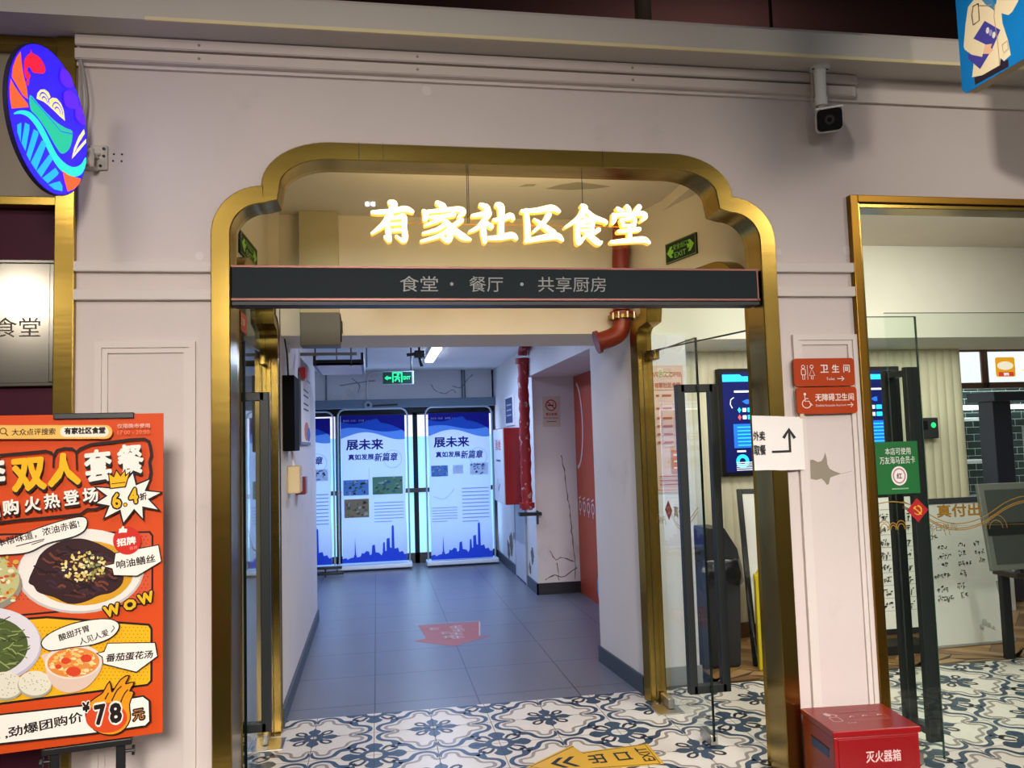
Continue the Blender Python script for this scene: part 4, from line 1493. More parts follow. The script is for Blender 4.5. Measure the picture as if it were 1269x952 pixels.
def banner(name, lab, x0, x1, z0, z1, kind, grp=None):
    y = 10.12
    w, h = x1 - x0, z1 - z0
    t = thing(name, lab, 'banner', ((x0 + x1) / 2, y, 0), group=grp)
    MB().bbox(x0 - 0.06, y - 0.14, 0.02, x1 + 0.06, y + 0.10, 0.075, mat('banner_base', 'c4d4e4', 0.4, 0.2), 0.012).build('base', t)
    rr = 0.09
    fr = [(x0 - 0.035, y, 0.07), (x0 - 0.035, y, z1 + 0.08 - rr)] + [(x0 - 0.035 + rr - rr * math.cos(R(a_)), y, z1 + 0.08 - rr + rr * math.sin(R(a_))) for a_ in (25, 50, 75, 90)]
    fr += [(x1 + 0.035 - rr + rr * math.sin(R(a_)), y, z1 + 0.08 - rr + rr * math.cos(R(a_))) for a_ in (0, 25, 50, 75)] + [(x1 + 0.035, y, z1 + 0.08 - rr), (x1 + 0.035, y, 0.07)]
    MB().tube(fr, 0.011, TUBE, 10).build('frame_tube', t, smooth=50)
    # cloth with slight waviness
    mb = MB()
    nx, nz = 10, 24
    vs = []
    for j in range(nz + 1):
        for i in range(nx + 1):
            vs.append((x0 + w * i / nx + 0.006 * math.sin(j * 0.5), y - 0.02 + 0.002 * math.sin(i * 1.1 + j * 0.2), z0 + h * j / nz))
    mb.add(vs, [(j * (nx + 1) + i, j * (nx + 1) + i + 1, (j + 1) * (nx + 1) + i + 1, (j + 1) * (nx + 1) + i) for j in range(nz) for i in range(nx)], CL['pale'])
    cloth = mb.build('cloth', t)
    a = Art((x0, y - 0.024, z0), (1, 0, 0), (0, 0, 1), (0, -1, 0), 0.0004, 0.001)
    W, H = w, h
    # wavy head
    top = lambda base, amp, ph: [(W * i / 16, H - base - amp * math.sin(math.pi * 2 * (i / 16) * 0.9 + ph)) for i in range(17)]
    a.poly([(0, H)] + top(0.26, 0.05, 2.6) + [(W, H)], CL['sky'])
    a.poly([(0, H)] + top(0.18, -0.03, 0.6) + [(W, H)], CL['blue'])
    a.poly([(0, H)] + [(W * i / 16, H - (0.095 + (0.12 * ((i - 9) / 7) ** 2 if i > 9 else 0.03 * math.sin(i * .5) - 0.02))) for i in range(17)] + [(W, H)], CL['navy'])
    a.text('真如镇（街道） 宣传展（一）', W * 0.24, H - 0.065, 0.026, CL['pale'], width=W * 0.40)
    a.text('展未来', W * 0.37, H * 0.800, 0.135, CL['ink'], bold=0.03, width=W * 0.58)
    a.text('真如发展', W * 0.31, H * 0.715, 0.075, CL['ink'], bold=0.03, width=W * 0.40)
    a.text('新篇章', W * 0.70, H * 0.710, 0.105, CL['ink'], bold=0.02, width=W * 0.36, shear=0.15)
    a.line([(W * 0.80 + 0.11 * math.cos(R(q)), H * 0.695 + 0.11 * math.sin(R(q))) for q in range(0, 360, 12)], 0.005, CL['grey'], 'print', True)
    rr_ = random.Random(kind)

    def photo(u0, v0, u1, v1, cols):
        a.rect(u0, v0, u1, v1, CL[cols[0]], 'photo')
        a.hold = True
        for _ in range(26):
            du, dv = (u1 - u0) * rr_.uniform(.05, .2), (v1 - v0) * rr_.uniform(.05, .22)
            cu, cv_ = rr_.uniform(u0, u1 - du), rr_.uniform(v0, v1 - dv)
            a.k += 0.03
            a.poly([(cu, cv_), (cu + du, cv_ + dv * .2), (cu + du * .7, cv_ + dv), (cu + du * .2, cv_ + dv * .8)], CL[rr_.choice(cols)], 'photo')
        a.hold = False
        a.k += 1

    def para(u0, v0, u1, v1, n_):
        a.hold = True
        for i in range(n_):
            v = v1 - (v1 - v0) * (i + 0.5) / n_
            a.line([(u0, v), (u1 - (0 if i < n_ - 1 else (u1 - u0) * .4), v)], (v1 - v0) / n_ * 0.26, CL['grey'], 'print')
        a.hold = False
        a.k += 1
    if kind == 1:
        photo(W * .03, H * .455, W * .42, H * .56, ('photo_blue', 'photo_white', 'photo_dark', 'photo_green'))
        photo(W * .48, H * .455, W * .95, H * .575, ('photo_green', 'photo_blue', 'photo_dark', 'photo_white'))
        photo(W * .04, H * .305, W * .42, H * .43, ('photo_brown', 'photo_white', 'photo_green', 'photo_dark'))
        para(W * .50, H * .26, W * .96, H * .41, 7)
        a.line([(W * .43, H * .64), (W * .43, H * .56)], 0.004, CL['grey'])
    else:
        photo(W * .03, H * .565, W * .30, H * .64, ('photo_blue', 'photo_white', 'photo_blue'))
        photo(W * .38, H * .58, W * .55, H * .64, ('photo_white', 'pale'))
        photo(W * .66, H * .57, W * .96, H * .65, ('photo_white', 'photo_dark', 'photo_blue'))
        para(W * .03, H * .25, W * .44, H * .36, 6)
        para(W * .52, H * .24, W * .96, H * .49, 10)
        a.line(smooth_pts([(W * .05, H * .43), (W * .2, H * .41), (W * .3, H * .43), (W * .4, H * .48)], 4), 0.005, CL['grey'])
    # skyline
    sk = [(0, 0.0), (0, .05), (.06, .06), (.08, .04), (.14, .06), (.17, .06), (.19, .10), (.192, .18), (.198, .30), (.204, .18), (.21, .10), (.225, .06), (.28, .07), (.30, .11), (.33, .10), (.37, .13), (.41, .12), (.42, .08), (.45, .09), (.46, .19),
          (.50, .20), (.51, .11), (.57, .10), (.60, .07), (.62, .10), (.63, .22), (.655, .22), (.66, .12), (.68, .12), (.685, .26), (.73, .27), (.735, .16), (.76, .15), (.765, .40), (.785, .42), (.80, .40), (.805, .14), (.86, .15), (.88, .10), (.93, .11), (.96, .07), (1, .08), (1, 0)]
    a.poly([(p[0] * W, p[1] * 1.05 + 0.004) for p in sk], CL['skyline'], 'skyline')
    a.done(cloth)
    return t


banner('pull_up_banner', 'blue and white pull-up banner with three large photos in two rows', -0.43, 0.355, 0.09, 1.895, 1)
banner('pull_up_banner', 'blue and white pull-up banner with a single row of three small photos', 0.65, 1.425, 0.075, 1.90, 2)
banner('pull_up_banner', 'blue and white pull-up banner half hidden behind the corridor wall with the control box', -1.34, -0.555, 0.085, 1.87, 3)
o = MB()
o.bbox(-0.86, 9.7, 0.02, -0.40, 9.74, 0.05, BLACK, 0.004)
o.bbox(-0.80, 9.68, 0.09, -0.42, 9.73, 0.12, BLACK, 0.004)
o.box(-0.62, 9.69, 0, -0.60, 9.72, 0.10, BLACK)
tag(o.build('folded_stand'), 'small black folded stand on the floor by the left banner', 'stand')

# ------------------------------------------------------------------ floor stickers
t = thing('floor_arrow', 'yellow exit arrow sticker on the patterned tiles at the bottom of the view', 'sticker', (1.0, 3.78, 0))
YEL = mat('yellow_vinyl', 'd9a820', 0.45, 0, 0.06)
ap = [(0.66, 3.755), (0.925, 3.965), (0.945, 3.868), (1.292, 3.893), (1.284, 3.640), (0.935, 3.655), (0.915, 3.56)]
MB().prism(ap, 'z', 0.0023, 0.0032, YEL).build('vinyl', t)
a = Art((0, 0, 0.0032), (1, 0, 0), (0, 1, 0), (0, 0, 1), 0.0001, 0.0003)
c_ = Vector((1.0, 3.765))
bp_ = [tuple(Vector(p) + (c_ - Vector(p)).normalized() * 0.018) for p in ap]
a.line(bp_, 0.006, INK, 'border', True)
for dx in (0.0, 0.055):
    a.poly([(0.775 + dx, 3.765), (0.825 + dx, 3.825), (0.850 + dx, 3.825), (0.802 + dx, 3.765), (0.850 + dx, 3.705), (0.825 + dx, 3.705)], INK, 'chevron')
a.text('出', 1.000, 3.768, 0.085, INK, rot=90, width=0.105, bold=0.02)
a.text('口', 1.128, 3.770, 0.075, INK, rot=90, width=0.095, bold=0.02)
a.text('EXIT', 1.235, 3.766, 0.055, INK, rot=90, width=0.165, bold=0.01)
a.done(t)
t = thing('floor_arrow', 'faded red arrow sticker on the grey corridor floor', 'sticker', (0.56, 6.45, 0))
RV = mat('faded_red_vinyl', 'a85a50', 0.5, 0, 0.12, 12)
MB().prism([(0.32, 6.845), (0.835, 6.835), (0.762, 6.337), (0.852, 6.325), (0.547, 6.077), (0.26, 6.321), (0.36, 6.383)], 'z', 0.0, 0.0008, RV).build('vinyl', t)
a = Art((0, 0, 0.0008), (1, 0, 0), (0, 1, 0), (0, 0, 1), 0.0001, 0.0003)
FW = mat('faded_white', 'cdbcb8', 0.6)
a.line([(0.30, 6.90), (0.84, 6.86)], 0.012, FW, 'edge')
a.line([(0.835, 6.84), (0.775, 6.36)], 0.010, FW, 'edge')
for u, v in ((0.62, 6.70), (0.63, 6.58), (0.60, 6.46), (0.60, 6.34)):
    for q in range(3):
        a.line([(u - 0.05, v - 0.035 + q * 0.035), (u + 0.05, v - 0.035 + q * 0.035)], 0.012, FW, 'lettering')
    a.line([(u, v - 0.045), (u, v + 0.045)], 0.012, FW, 'lettering')
for u, v in ((0.44, 6.68), (0.52, 6.50), (0.53, 6.36)):
    for q in range(3):
        a.line([(u - 0.04, v - 0.03 + q * 0.03), (u + 0.04, v - 0.03 + q * 0.03)], 0.01, FW, 'lettering')
    a.line([(u - 0.02, v - 0.04), (u - 0.02, v + 0.04)], 0.01, FW, 'lettering')
a.done(t)

# ------------------------------------------------------------------ notices seen through the right glass door
t = thing('welcome_notice', 'pink printed welcome notice on the white wall behind the right glass door', 'poster', (1.82, 4.745, 1.16))
MB().bbox(1.690, 4.742, 1.165, 1.905, 4.75, 1.955, mat('pink_paper', 'd9bcae', 0.6), 0.001).build('sheet', t)
a = Art((1.690, 4.742, 1.165), (1, 0, 0), (0, 0, 1), (0, -1, 0))
PO = mat('print_rust', 'b8623c', 0.6)
a.line(rrect_pts(0.012, 0.015, 0.203, 0.745, 0.02), 0.003, PO, 'print', True)
a.text('WELCOME', 0.108, 0.730, 0.028, PO, bold=0.01)
a.text('有家社区食堂', 0.108, 0.665, 0.034, PO, bold=0.03, width=0.17)
a.line([(0.02, 0.635), (0.195, 0.635)], 0.003, PO, 'print')
for v in (0.60, 0.52, 0.46, 0.41, 0.36, 0.31):
    a.line([(0.03, v), (0.05, v)], 0.014, PO, 'lettering')
    a.line([(0.07, v), (0.13, v)], 0.012, PO, 'lettering')
    a.line([(0.15, v), (0.185, v)], 0.012, PO, 'lettering')
a.line(rrect_pts(0.062, 0.28, 0.14, 0.56, 0.01), 0.002, PO, 'print', True)
a.rect(0.115, 0.12, 0.175, 0.26, mat('print_orange_block', 'cf7a3a', 0.6), 'print')
for v in (0.15, 0.19, 0.23):
    a.line([(0.125, v), (0.165, v)], 0.010, WINK, 'print')
for v in (0.10, 0.075, 0.05):
    a.line([(0.03, v), (0.18, v)], 0.007, PO, 'lettering')
a.done(t)

# ------------------------------------------------------------------ dining room, seen through the right side opening
SCRB = mat('screen_navy', '0c1452', 0.25, 0, 0, emit=0.55)
SCRC = mat('screen_cyan', '28bdf4', 0.3, 0, 0, emit=0.95)
SCRW = mat('screen_white', 'dceaf8', 0.3, 0, 0, emit=0.9)
SCRM = mat('screen_mid_blue', '1d62cf', 0.3, 0, 0, emit=0.8)
SCRR = mat('screen_red', 'd6505c', 0.3, 0, 0, emit=0.8)


def portrait_screen(name, lab, x0, x1, z0, z1):
    t = thing(name, lab, 'screen', ((x0 + x1) / 2, 5.69, z0))
    MB().bbox(x0, 5.655, z0, x1, 5.715, z1, BLACKP, 0.005).build('housing', t)
    m = MB()
    m.box((x0 + x1) / 2 - 0.08, 5.71, (z0 + z1) / 2 - 0.1, (x0 + x1) / 2 + 0.08, 5.73, (z0 + z1) / 2 + 0.1, BLACK)
    m.build('wall_mount', t)
    w, h = x1 - x0, z1 - z0
    a = Art((x0, 5.655, z0), (1, 0, 0), (0, 0, 1), (0, -1, 0))
    a.rect(0.03, 0.03, w - 0.03, h - 0.03, SCRB, 'display')
    a.poly([(0.03, h - 0.10), (0.03, h - 0.045), (0.17, h - 0.045), (0.19, h - 0.06), (w - 0.03, h - 0.06), (w - 0.03, h - 0.10)], SCRC, 'display')
    a.line([(0.12, h - 0.175), (w - 0.06, h - 0.175)], 0.014, SCRW, 'display')
    a.line([(0.10, h - 0.30), (0.085, h - 0.27), (0.09, h - 0.235), (0.115, h - 0.22)], 0.006, SCRW, 'display')
    a.poly([(0.18, h - 0.25), (0.215, h - 0.235), (0.235, h - 0.235), (0.235, h - 0.27), (0.21, h - 0.27)], SCRM, 'display')
    for v, c in ((0.315, SCRC), (0.37, SCRR)):
        a.poly([(0.14, h - v), (0.155, h - v + 0.022), (0.17, h - v), (0.155, h - v - 0.022)], c, 'display')
        a.line([(0.18, h - v), (0.21, h - v)], 0.028, SCRW, 'display')
        a.rrect(0.22, h - v - 0.017, 0.27, h - v + 0.017, 0.006, SCRC, 'display')
    a.rect(0.10, h - 0.60, w - 0.04, h - 0.42, SCRM, 'display')
    for i in range(6):
        a.line([(0.13, h - 0.445 - i * 0.027), (w - 0.06, h - 0.445 - i * 0.027)], 0.008, SCRC, 'display')
    a.line([(0.12, h - 0.625), (0.19, h - 0.625)], 0.012, SCRW, 'display')
    cu, cv = 0.16, 0.10 + (h - 0.80) * 0.6
    cv = h - 0.70
    a.line([(cu + 0.038 * math.cos(R(q)), cv + 0.038 * math.sin(R(q))) for q in range(0, 360, 15)], 0.028, SCRC, 'display', True)
    for i in range(5):
        v = 0.045 + i * 0.014
        a.line([(0.11, v), (w - 0.05, v)], 0.005, SCRW, 'display')
    a.done(t)
    return t


portrait_screen('wall_screen', 'tall blue information screen on the fluted wall behind the brass leg', 2.55, 3.02, 1.20, 2.01)
portrait_screen('wall_screen', 'tall blue screen on the fluted wall, behind the handle of the glass panel', 3.62, 4.06, 1.10, 2.01)


def easel_board(name, lab, o, w, h, lean, rz):
    """framed board in local coordinates, leaning back"""
    t = thing(name, lab, 'board', o, rz)
    return t


def tilt_pts(mb, lean, zb):
    c, s = math.cos(lean), math.sin(lean)
    mb.v = [Vector((p.x, p.y * c + (p.z - zb) * s, zb + (p.z - zb) * c - p.y * s)) for p in mb.v]
    return mb


# left easel with the character on it
BOARDW = mat('whiteboard_face', 'dcdcd4', 0.35, 0, 0.03, 3)
t = thing('easel_board', 'white writing board in a black easel frame, half hidden by the right brass leg', 'board', (2.42, 5.0, 0), R(-14))
lean = R(13)
m = MB()
for x in (-0.02, 0.60):
    m.bbox(x, -0.015, 0.0, x + 0.035, 0.015, 1.16, BLACK, 0.003)
m.bbox(0.015, -0.012, 1.125, 0.60, 0.012, 1.16, BLACK, 0.003)
m.bbox(0.015, -0.030, 0.235, 0.60, 0.012, 0.265, BLACK, 0.003)
tilt_pts(m, lean, 0).build('frame', t, local=True)
tilt_pts(MB().box(0.015, -0.008, 0.265, 0.60, 0.006, 1.125, BOARDW), lean, 0).build('board', t, local=True)
m = MB()
m.tube([(0.30, 0.27, 1.10), (0.30, 0.62, 0.0)], 0.014, BLACK, 8)
m.build('rear_leg', t, local=True)
wr = MB()
aa = Art((0.015, -0.008, 0.265), (1, 0, 0), (0, 0, 1), (0, -1, 0))
for st in ([(0.10, 0.66), (0.28, 0.69)], [(0.16, 0.675), (0.15, 0.53)], [(0.15, 0.60), (0.19, 0.61)], [(0.23, 0.68), (0.20, 0.40)], [(0.10, 0.42), (0.24, 0.50)], [(0.16, 0.53), (0.20, 0.54)],
           [(0.25, 0.60), (0.33, 0.61), (0.26, 0.46)], [(0.26, 0.58), (0.34, 0.46)], [(0.22, 0.40), (0.215, 0.28)], [(0.12, 0.30), (0.20, 0.38)], [(0.24, 0.38), (0.34, 0.28)]):
    aa.line(st, 0.007, INK, 'handwriting')
hw = aa.parts['handwriting']
tilt_pts(hw, lean, 0).build('handwriting', t, local=True)

# rubbish bin
t = thing('rubbish_bin', 'black swing-lid rubbish bin with a bag, behind the right glass door', 'bin', (2.19, 5.12, 0))
BIN = mat('bin_plastic', '1a1c1e', 0.5)
m = MB()
pr = [(0.115, 0.0), (0.125, 0.02), (0.145, 0.66)]
vs = []
for sx_, z in pr:
    vs += [(2.19 + dx * sx_, 5.12 + dy * sx_ * 0.95, z) for dx, dy in ((-1, -1), (1, -1), (1, 1), (-1, 1))]
m.add(vs, [(0, 3, 2, 1), (0, 1, 5, 4), (1, 2, 6, 5), (2, 3, 7, 6), (3, 0, 4, 7), (4, 5, 9, 8), (5, 6, 10, 9), (6, 7, 11, 10), (7, 4, 8, 11), (8, 9, 10, 11)], BIN)
m.build('body', t)
m = MB()
k = 20
vs = []
rb = random.Random(5)
for j, (r_, z) in enumerate(((0.150, 0.70), (0.160, 0.69), (0.175, 0.60), (0.170, 0.54))):
    for i in range(k):
        an = 2 * math.pi * i / k
        q = max(abs(math.cos(an)), abs(math.sin(an)))
        rr = r_ / q * (1 + (rb.uniform(-.05, .08) if j > 1 else 0))
        rr = min(rr, r_ * 1.3)
        vs.append((2.19 + rr * math.cos(an), 5.12 + rr * math.sin(an) * 0.95, z + (rb.uniform(-.03, .02) if j > 1 else 0)))
m.add(vs, [(j * k + i, j * k + (i + 1) % k, (j + 1) * k + (i + 1) % k, (j + 1) * k + i) for j in range(3) for i in range(k)], mat('bin_liner', '0e0f10', 0.25, 0, 0.1, 8, 0.5, 18))
m.build('liner', t, smooth=60)
m = MB()
m.prism([(2.045, 0.70), (2.335, 0.70), (2.325, 0.76), (2.24, 0.90), (2.14, 0.90), (2.055, 0.76)], 'y', 4.99, 5.25, BIN)
m.build('lid', t)

# yellow folding wet-floor board
t = thing('folding_barrier', 'yellow ribbed folding barrier leaning by the board, right of the bin', 'barrier', (2.46, 4.95, 0))
YB = mat('yellow_plastic', 'c9b414', 0.4)
m = MB()
for i in range(3):
    x = 2.395 + i * 0.035
    m.bbox(x, 4.90 + 0.02 * (i % 2), 0.0, x + 0.028, 4.93 + 0.02 * (i % 2), 0.60, YB, 0.006)
m.bbox(2.390, 4.905, 0.565, 2.52, 4.925, 0.61, YB, 0.006)
m.bbox(2.49, 4.92, 0.0, 2.52, 4.94, 0.6, YB, 0.006)
m.build('panel', t)
MB().tube([(2.41, 4.915, 0.61), (2.43, 4.915, 0.635), (2.48, 4.915, 0.635), (2.50, 4.915, 0.61)], 0.007, YB, 8).build('grip', t)

# ------------------------------------------------------------------ dining room entrance on the right
t = thing('brass_opening_frame', 'straight brass frame of the wide dining room opening, beside the pilaster with restroom signs', 'frame', (2.20, 3.36, 0))
MB().bbox(2.183, 3.308, 0.0, 2.222, 3.36, 2.60, BRASSD, 0.003).build('post', t)
MB().bbox(2.222, 3.320, 0.0, 2.238, 3.44, 2.575, BRASS, 0.003).build('inner_lip', t)
MB().bbox(2.222, 3.308, 2.566, 8.9, 3.36, 2.60, BRASSD, 0.003).build('head', t)
MB().bbox(2.238, 3.325, 2.545, 8.9, 3.44, 2.566, BRASS, 0.003).build('head_lip', t)

t = thing('glass_side_panel', 'narrow clear glass panel with gold cloud decals and a red diamond, beside the pilaster', 'glass', (2.37, 3.36, 0))
MB().box(2.24, 3.360, 0.01, 2.515, 3.372, 2.035, GLASS).build('pane', t)
GEDGE = mat('green_glass_edge', '3f5a50', 0.2)
m = MB()
m.box(2.515, 3.3598, 0.01, 2.518, 3.3722, 2.038, GEDGE)
m.box(2.24, 3.3598, 2.035, 2.515, 3.3722, 2.038, GEDGE)
m.build('glass_edge', t)
MB().bbox(2.26, 3.345, 0.005, 2.40, 3.387, 0.06, STEEL, 0.004).build('bottom_clamp', t)
a = Art((0, 3.3598, 0), (1, 0, 0), (0, 0, 1), (0, -1, 0))
waves(a, 2.285, 1.05, 0.05)
a.line(smooth_pts([(2.25, 1.17), (2.33, 1.178), (2.41, 1.165), (2.46, 1.14)], 6), 0.0045, GOLDP, 'wave_decal')
emblem(a, 2.458, 1.134, 0.055)
a.done(t)
t = thing('membership_sign', 'square green card stuck on the narrow glass panel', 'sign', (2.37, 3.35, 1.2))
MB().bbox(2.262, 3.3555, 1.212, 2.478, 3.3595, 1.452, mat('card_green', '0f6a2c', 0.5), 0.001).build('card', t)
a = Art((2.262, 3.3555, 1.212), (1, 0, 0), (0, 0, 1), (0, -1, 0))
a.text('本店可使用', 0.113, 0.196, 0.032, WINK, width=0.13)
a.text('万友海马会员卡', 0.108, 0.155, 0.034, WINK, width=0.18)
a.ell(0.112, 0.083, 0.040, 0.044, WINK, 'print')
a.line([(0.112 + 0.030 * math.cos(R(q)), 0.083 + 0.033 * math.sin(R(q))) for q in range(0, 360, 20)], 0.007, mat('print_rose', 'b9848e', 0.6), 'print', True)
a.text('红', 0.112, 0.083, 0.026, mat('print_maroon', '5c1a22', 0.6), bold=0.03)
a.line([(0.07, 0.024), (0.155, 0.024)], 0.006, mat('print_pale_green', '8ab894', 0.6), 'print')
a.done(t)

t = thing('glass_door', 'clear glass door with a gold wave band and lettering and a tall dark handle', 'door', (3.1, 3.49, 0))
MB().box(2.45, 3.490, 0.01, 3.95, 3.502, 2.075, GLASS).build('pane', t)
MB().box(2.45, 3.4898, 2.075, 3.95, 3.5022, 2.077, GEDGE).build('glass_edge', t)
m = MB()
for y0_ in (3.392, 3.555):
    m.bbox(2.470, y0_, 0.075, 2.535, y0_ + 0.032, 1.802, HANDLE, 0.003)
for z in (0.10, 1.76):
    m.bbox(2.48, 3.40, z, 2.525, 3.58, z + 0.03, HANDLE, 0.003)
m.build('handle', t)
a = Art((0, 3.4898, 0), (1, 0, 0), (0, 0, 1), (0, -1, 0))
a.warp = lambda u, v: (u * 1.0145, 1.5 + (v - 1.5) * 1.0145)
a.line([(2.44, 1.050), (3.6, 1.022)], 0.0012, GOLDP, 'wave_decal')
for d in (0.0, -0.022, -0.03):
    a.line(smooth_pts([(2.44, 1.170 + d), (2.53, 1.13 + d), (2.64, 1.07 + d), (2.74, 1.052 + d), (2.86, 1.075 + d), (3.00, 1.145 + d), (3.12, 1.17 + d), (3.30, 1.16 + d), (3.5, 1.08 + d)], 6), 0.0045, GOLDP, 'wave_decal')
a.text('真付出', 2.735, 1.115, 0.062, mat('gold_letter', '9c741f', 0.4, 0.3), bold=0.03, width=0.235)
for q in (0.04, 0.065):
    a.line([(2.62 + q * 0.9 * math.cos(R(x_)), 1.0 + q * math.sin(R(x_))) for x_ in range(0, 181, 15)], 0.003, GOLDP, 'wave_decal')
    a.line([(2.93 + q * 0.9 * math.cos(R(x_)), 1.02 + q * math.sin(R(x_))) for x_ in range(0, 181, 15)], 0.003, GOLDP, 'wave_decal')
a.done(t)

# card reader on the fluted wall
t = thing('card_reader', 'small black card reader with a green light on the fluted wall', 'reader', (4.31, 5.70, 1.44))
MB().bbox(4.235, 5.67, 1.435, 4.385, 5.735, 1.60, mat('reader_black', '2a2d2e', 0.4), 0.008).build('body', t)
a = Art((4.235, 5.67, 1.435), (1, 0, 0), (0, 0, 1), (0, -1, 0))
a.rect(0.012, 0.07, 0.055, 0.14, BLACKP, 'lens')
a.ell(0.105, 0.105, 0.022, 0.022, mat('lit_green_dot', '1fd07a', 0.4, 0, 0, emit=1.0), 'status_light')
a.done(t)

# handwritten list on a low stand, left, and the big menu whiteboard
t = thing('menu_stand', 'black stand holding a ruled handwritten sheet, behind the glass panel handle', 'stand', (3.50, 5.18, 0))
lean = R(10)
m = MB()
m.bbox(3.22, 5.0, 0.13, 3.68, 5.03, 0.17, BLACK, 0.004)
m.bbox(3.22, 4.98, 0.0, 3.70, 5.18, 0.06, BLACK, 0.006)
for x in (3.24, 3.64):
    m.bbox(x, 5.005, 0.0, x + 0.03, 5.03, 1.08, BLACK, 0.004)
m.bbox(3.24, 5.005, 1.05, 3.67, 5.03, 1.08, BLACK, 0.004)
m.build('frame', t)
MB().box(3.262, 5.0, 0.17, 3.650, 5.006, 1.05, WPAPER).build('sheet', t)
a = Art((3.262, 5.0, 0.17), (1, 0, 0), (0, 0, 1), (0, -1, 0))
GL = mat('rule_grey', '8a8a84', 0.6)
for i in range(9):
    a.line([(0.02, 0.12 + i * 0.085), (0.365, 0.12 + i * 0.085)], 0.0025, GL, 'ruling')
for u in (0.02, 0.22, 0.365):
    a.line([(u, 0.12), (u, 0.80)], 0.0025, GL, 'ruling')
rh = random.Random(11)


def scribble(a, u, v, n_, s, m=INK, part='handwriting'):
    """a run of hand-written characters too small to read"""
    a.hold = True
    for i in range(n_):
        cu = u + i * s * 1.05
        for _ in range(5):
            x0, y0 = cu + rh.uniform(0, s * .8), v + rh.uniform(-s * .5, s * .5)
            if rh.random() < 0.5:
                a.line([(x0, y0), (min(cu + s, x0 + s * .6), y0 + s * rh.uniform(0, .15))], s * 0.17, m, part)
            else:
                a.line([(x0, y0), (x0 - s * rh.uniform(0, .3), y0 - s * rh.uniform(.3, .7))], s * 0.17, m, part)
        a.k += 0.1
    a.hold = False
    a.k += 1


for i in range(8):
    scribble(a, 0.06, 0.16 + i * 0.085, 3, 0.035)
    scribble(a, 0.29, 0.16 + i * 0.085, 1, 0.04)
a.ell(0.08, 0.05, 0.014, 0.018, GOLDP, 'handwriting')
a.done(t)

t = thing('whiteboard', 'large white menu board with handwriting, leaning with its foot on the wood floor', 'board', (4.02, 5.06, 0), R(1))
lean = R(13)
m = MB().bbox(-0.28, -0.010, 0.0, 0.37, 0.012, 1.02, mat('board_back', 'c3c4be', 0.5), 0.002)
ALU = mat('board_rim', 'b9bab6', 0.35, 0.5)
tilt_pts(m, lean, 0).build('board', t, local=True)
m = MB()
m.bbox(-0.285, -0.016, 0.0, 0.375, 0.014, 0.018, ALU, 0.003)
m.bbox(0.362, -0.016, 0.0, 0.378, 0.014, 1.02, ALU, 0.003)
m.bbox(-0.288, -0.016, 0.0, -0.276, 0.014, 1.02, ALU, 0.003)
m.bbox(0.330, -0.030, 0.10, 0.365, -0.012, 0.42, mat('pen_tray', '9a9ca0', 0.4, 0.3), 0.004)
tilt_pts(m, lean, 0).build('rim', t, local=True)
tilt_pts(MB().box(-0.285, -0.018, 0.985, 0.375, 0.016, 1.025, mat('dark_board_head', '2f3238', 0.4)), lean, 0).build('head_rail', t, local=True)
aa = Art((-0.276, -0.010, 0.018), (1, 0, 0), (0, 0, 1), (0, -1, 0))
aa.rect(0, 0, 0.638, 0.967, BOARDW, 'writing_surface')
aa.text('今日供应', 0.28, 0.80, 0.055, mat('marker_grey', '7c807c', 0.6), part='handwriting', width=0.25, shear=0.1)
for (u, v, n_, s) in ((0.10, 0.735, 4, 0.030), (0.08, 0.655, 1, 0.03), (0.20, 0.66, 3, 0.026), (0.38, 0.675, 2, 0.026), (0.50, 0.68, 2, 0.026), (0.09, 0.595, 1, 0.03), (0.19, 0.60, 4, 0.026), (0.36, 0.61, 2, 0.028), (0.49, 0.615, 3, 0.026),
                      (0.10, 0.53, 1, 0.028), (0.20, 0.535, 2, 0.028), (0.34, 0.545, 4, 0.026), (0.51, 0.555, 2, 0.026), (0.12, 0.465, 5, 0.026), (0.33, 0.475, 2, 0.028), (0.12, 0.375, 3, 0.03), (0.29, 0.385, 2, 0.03), (0.12, 0.31, 4, 0.03), (0.30, 0.325, 2, 0.028)):
    scribble(aa, u, v, n_, s)
SM = mat('marker_smudge', 'b4b4aa', 0.6)
for u, v, r_ in ((0.44, 0.13, 0.02), (0.47, 0.11, 0.014), (0.41, 0.10, 0.016), (0.50, 0.09, 0.010)):
    aa.ell(u, v, r_, r_ * 1.2, SM, 'smudge', 40, n=9)
for k_, hb in list(aa.parts.items()):
    tilt_pts(hb, lean, 0).build(k_, t, local=True)
m = MB()
m.tube([(-0.1, 0.20, 0.82), (-0.1, 0.42, 0.0)], 0.012, BLACK, 8)
m.tube([(0.2, 0.20, 0.82), (0.2, 0.42, 0.0)], 0.012, BLACK, 8)
m.build('prop_leg', t, local=True)

# grey notice easel at the right edge
t = thing('grey_notice_stand', 'dark grey framed panel on a black table stand at the right edge of the opening', 'stand', (3.98, 4.42, 0))
m = MB()
fc, fr_ = mat('stand_face', '3b403c', 0.4), mat('stand_rim', '6a6e66', 0.4, 0.2)
lean = R(8)
m.bbox(-0.29, -0.012, 0.63, 0.33, 0.012, 1.16, fr_, 0.004)
mm = MB().box(-0.25, -0.0135, 0.665, 0.29, -0.010, 1.12, fc)
mb2 = MB().box(-0.275, -0.0150, 0.84, 0.33, -0.012, 0.915, mat('stand_dark_band', '171917', 0.4))


def shift(mb, dx, dy):
    mb.v = [Vector((p.x + dx, p.y + dy, p.z)) for p in mb.v]
    return mb


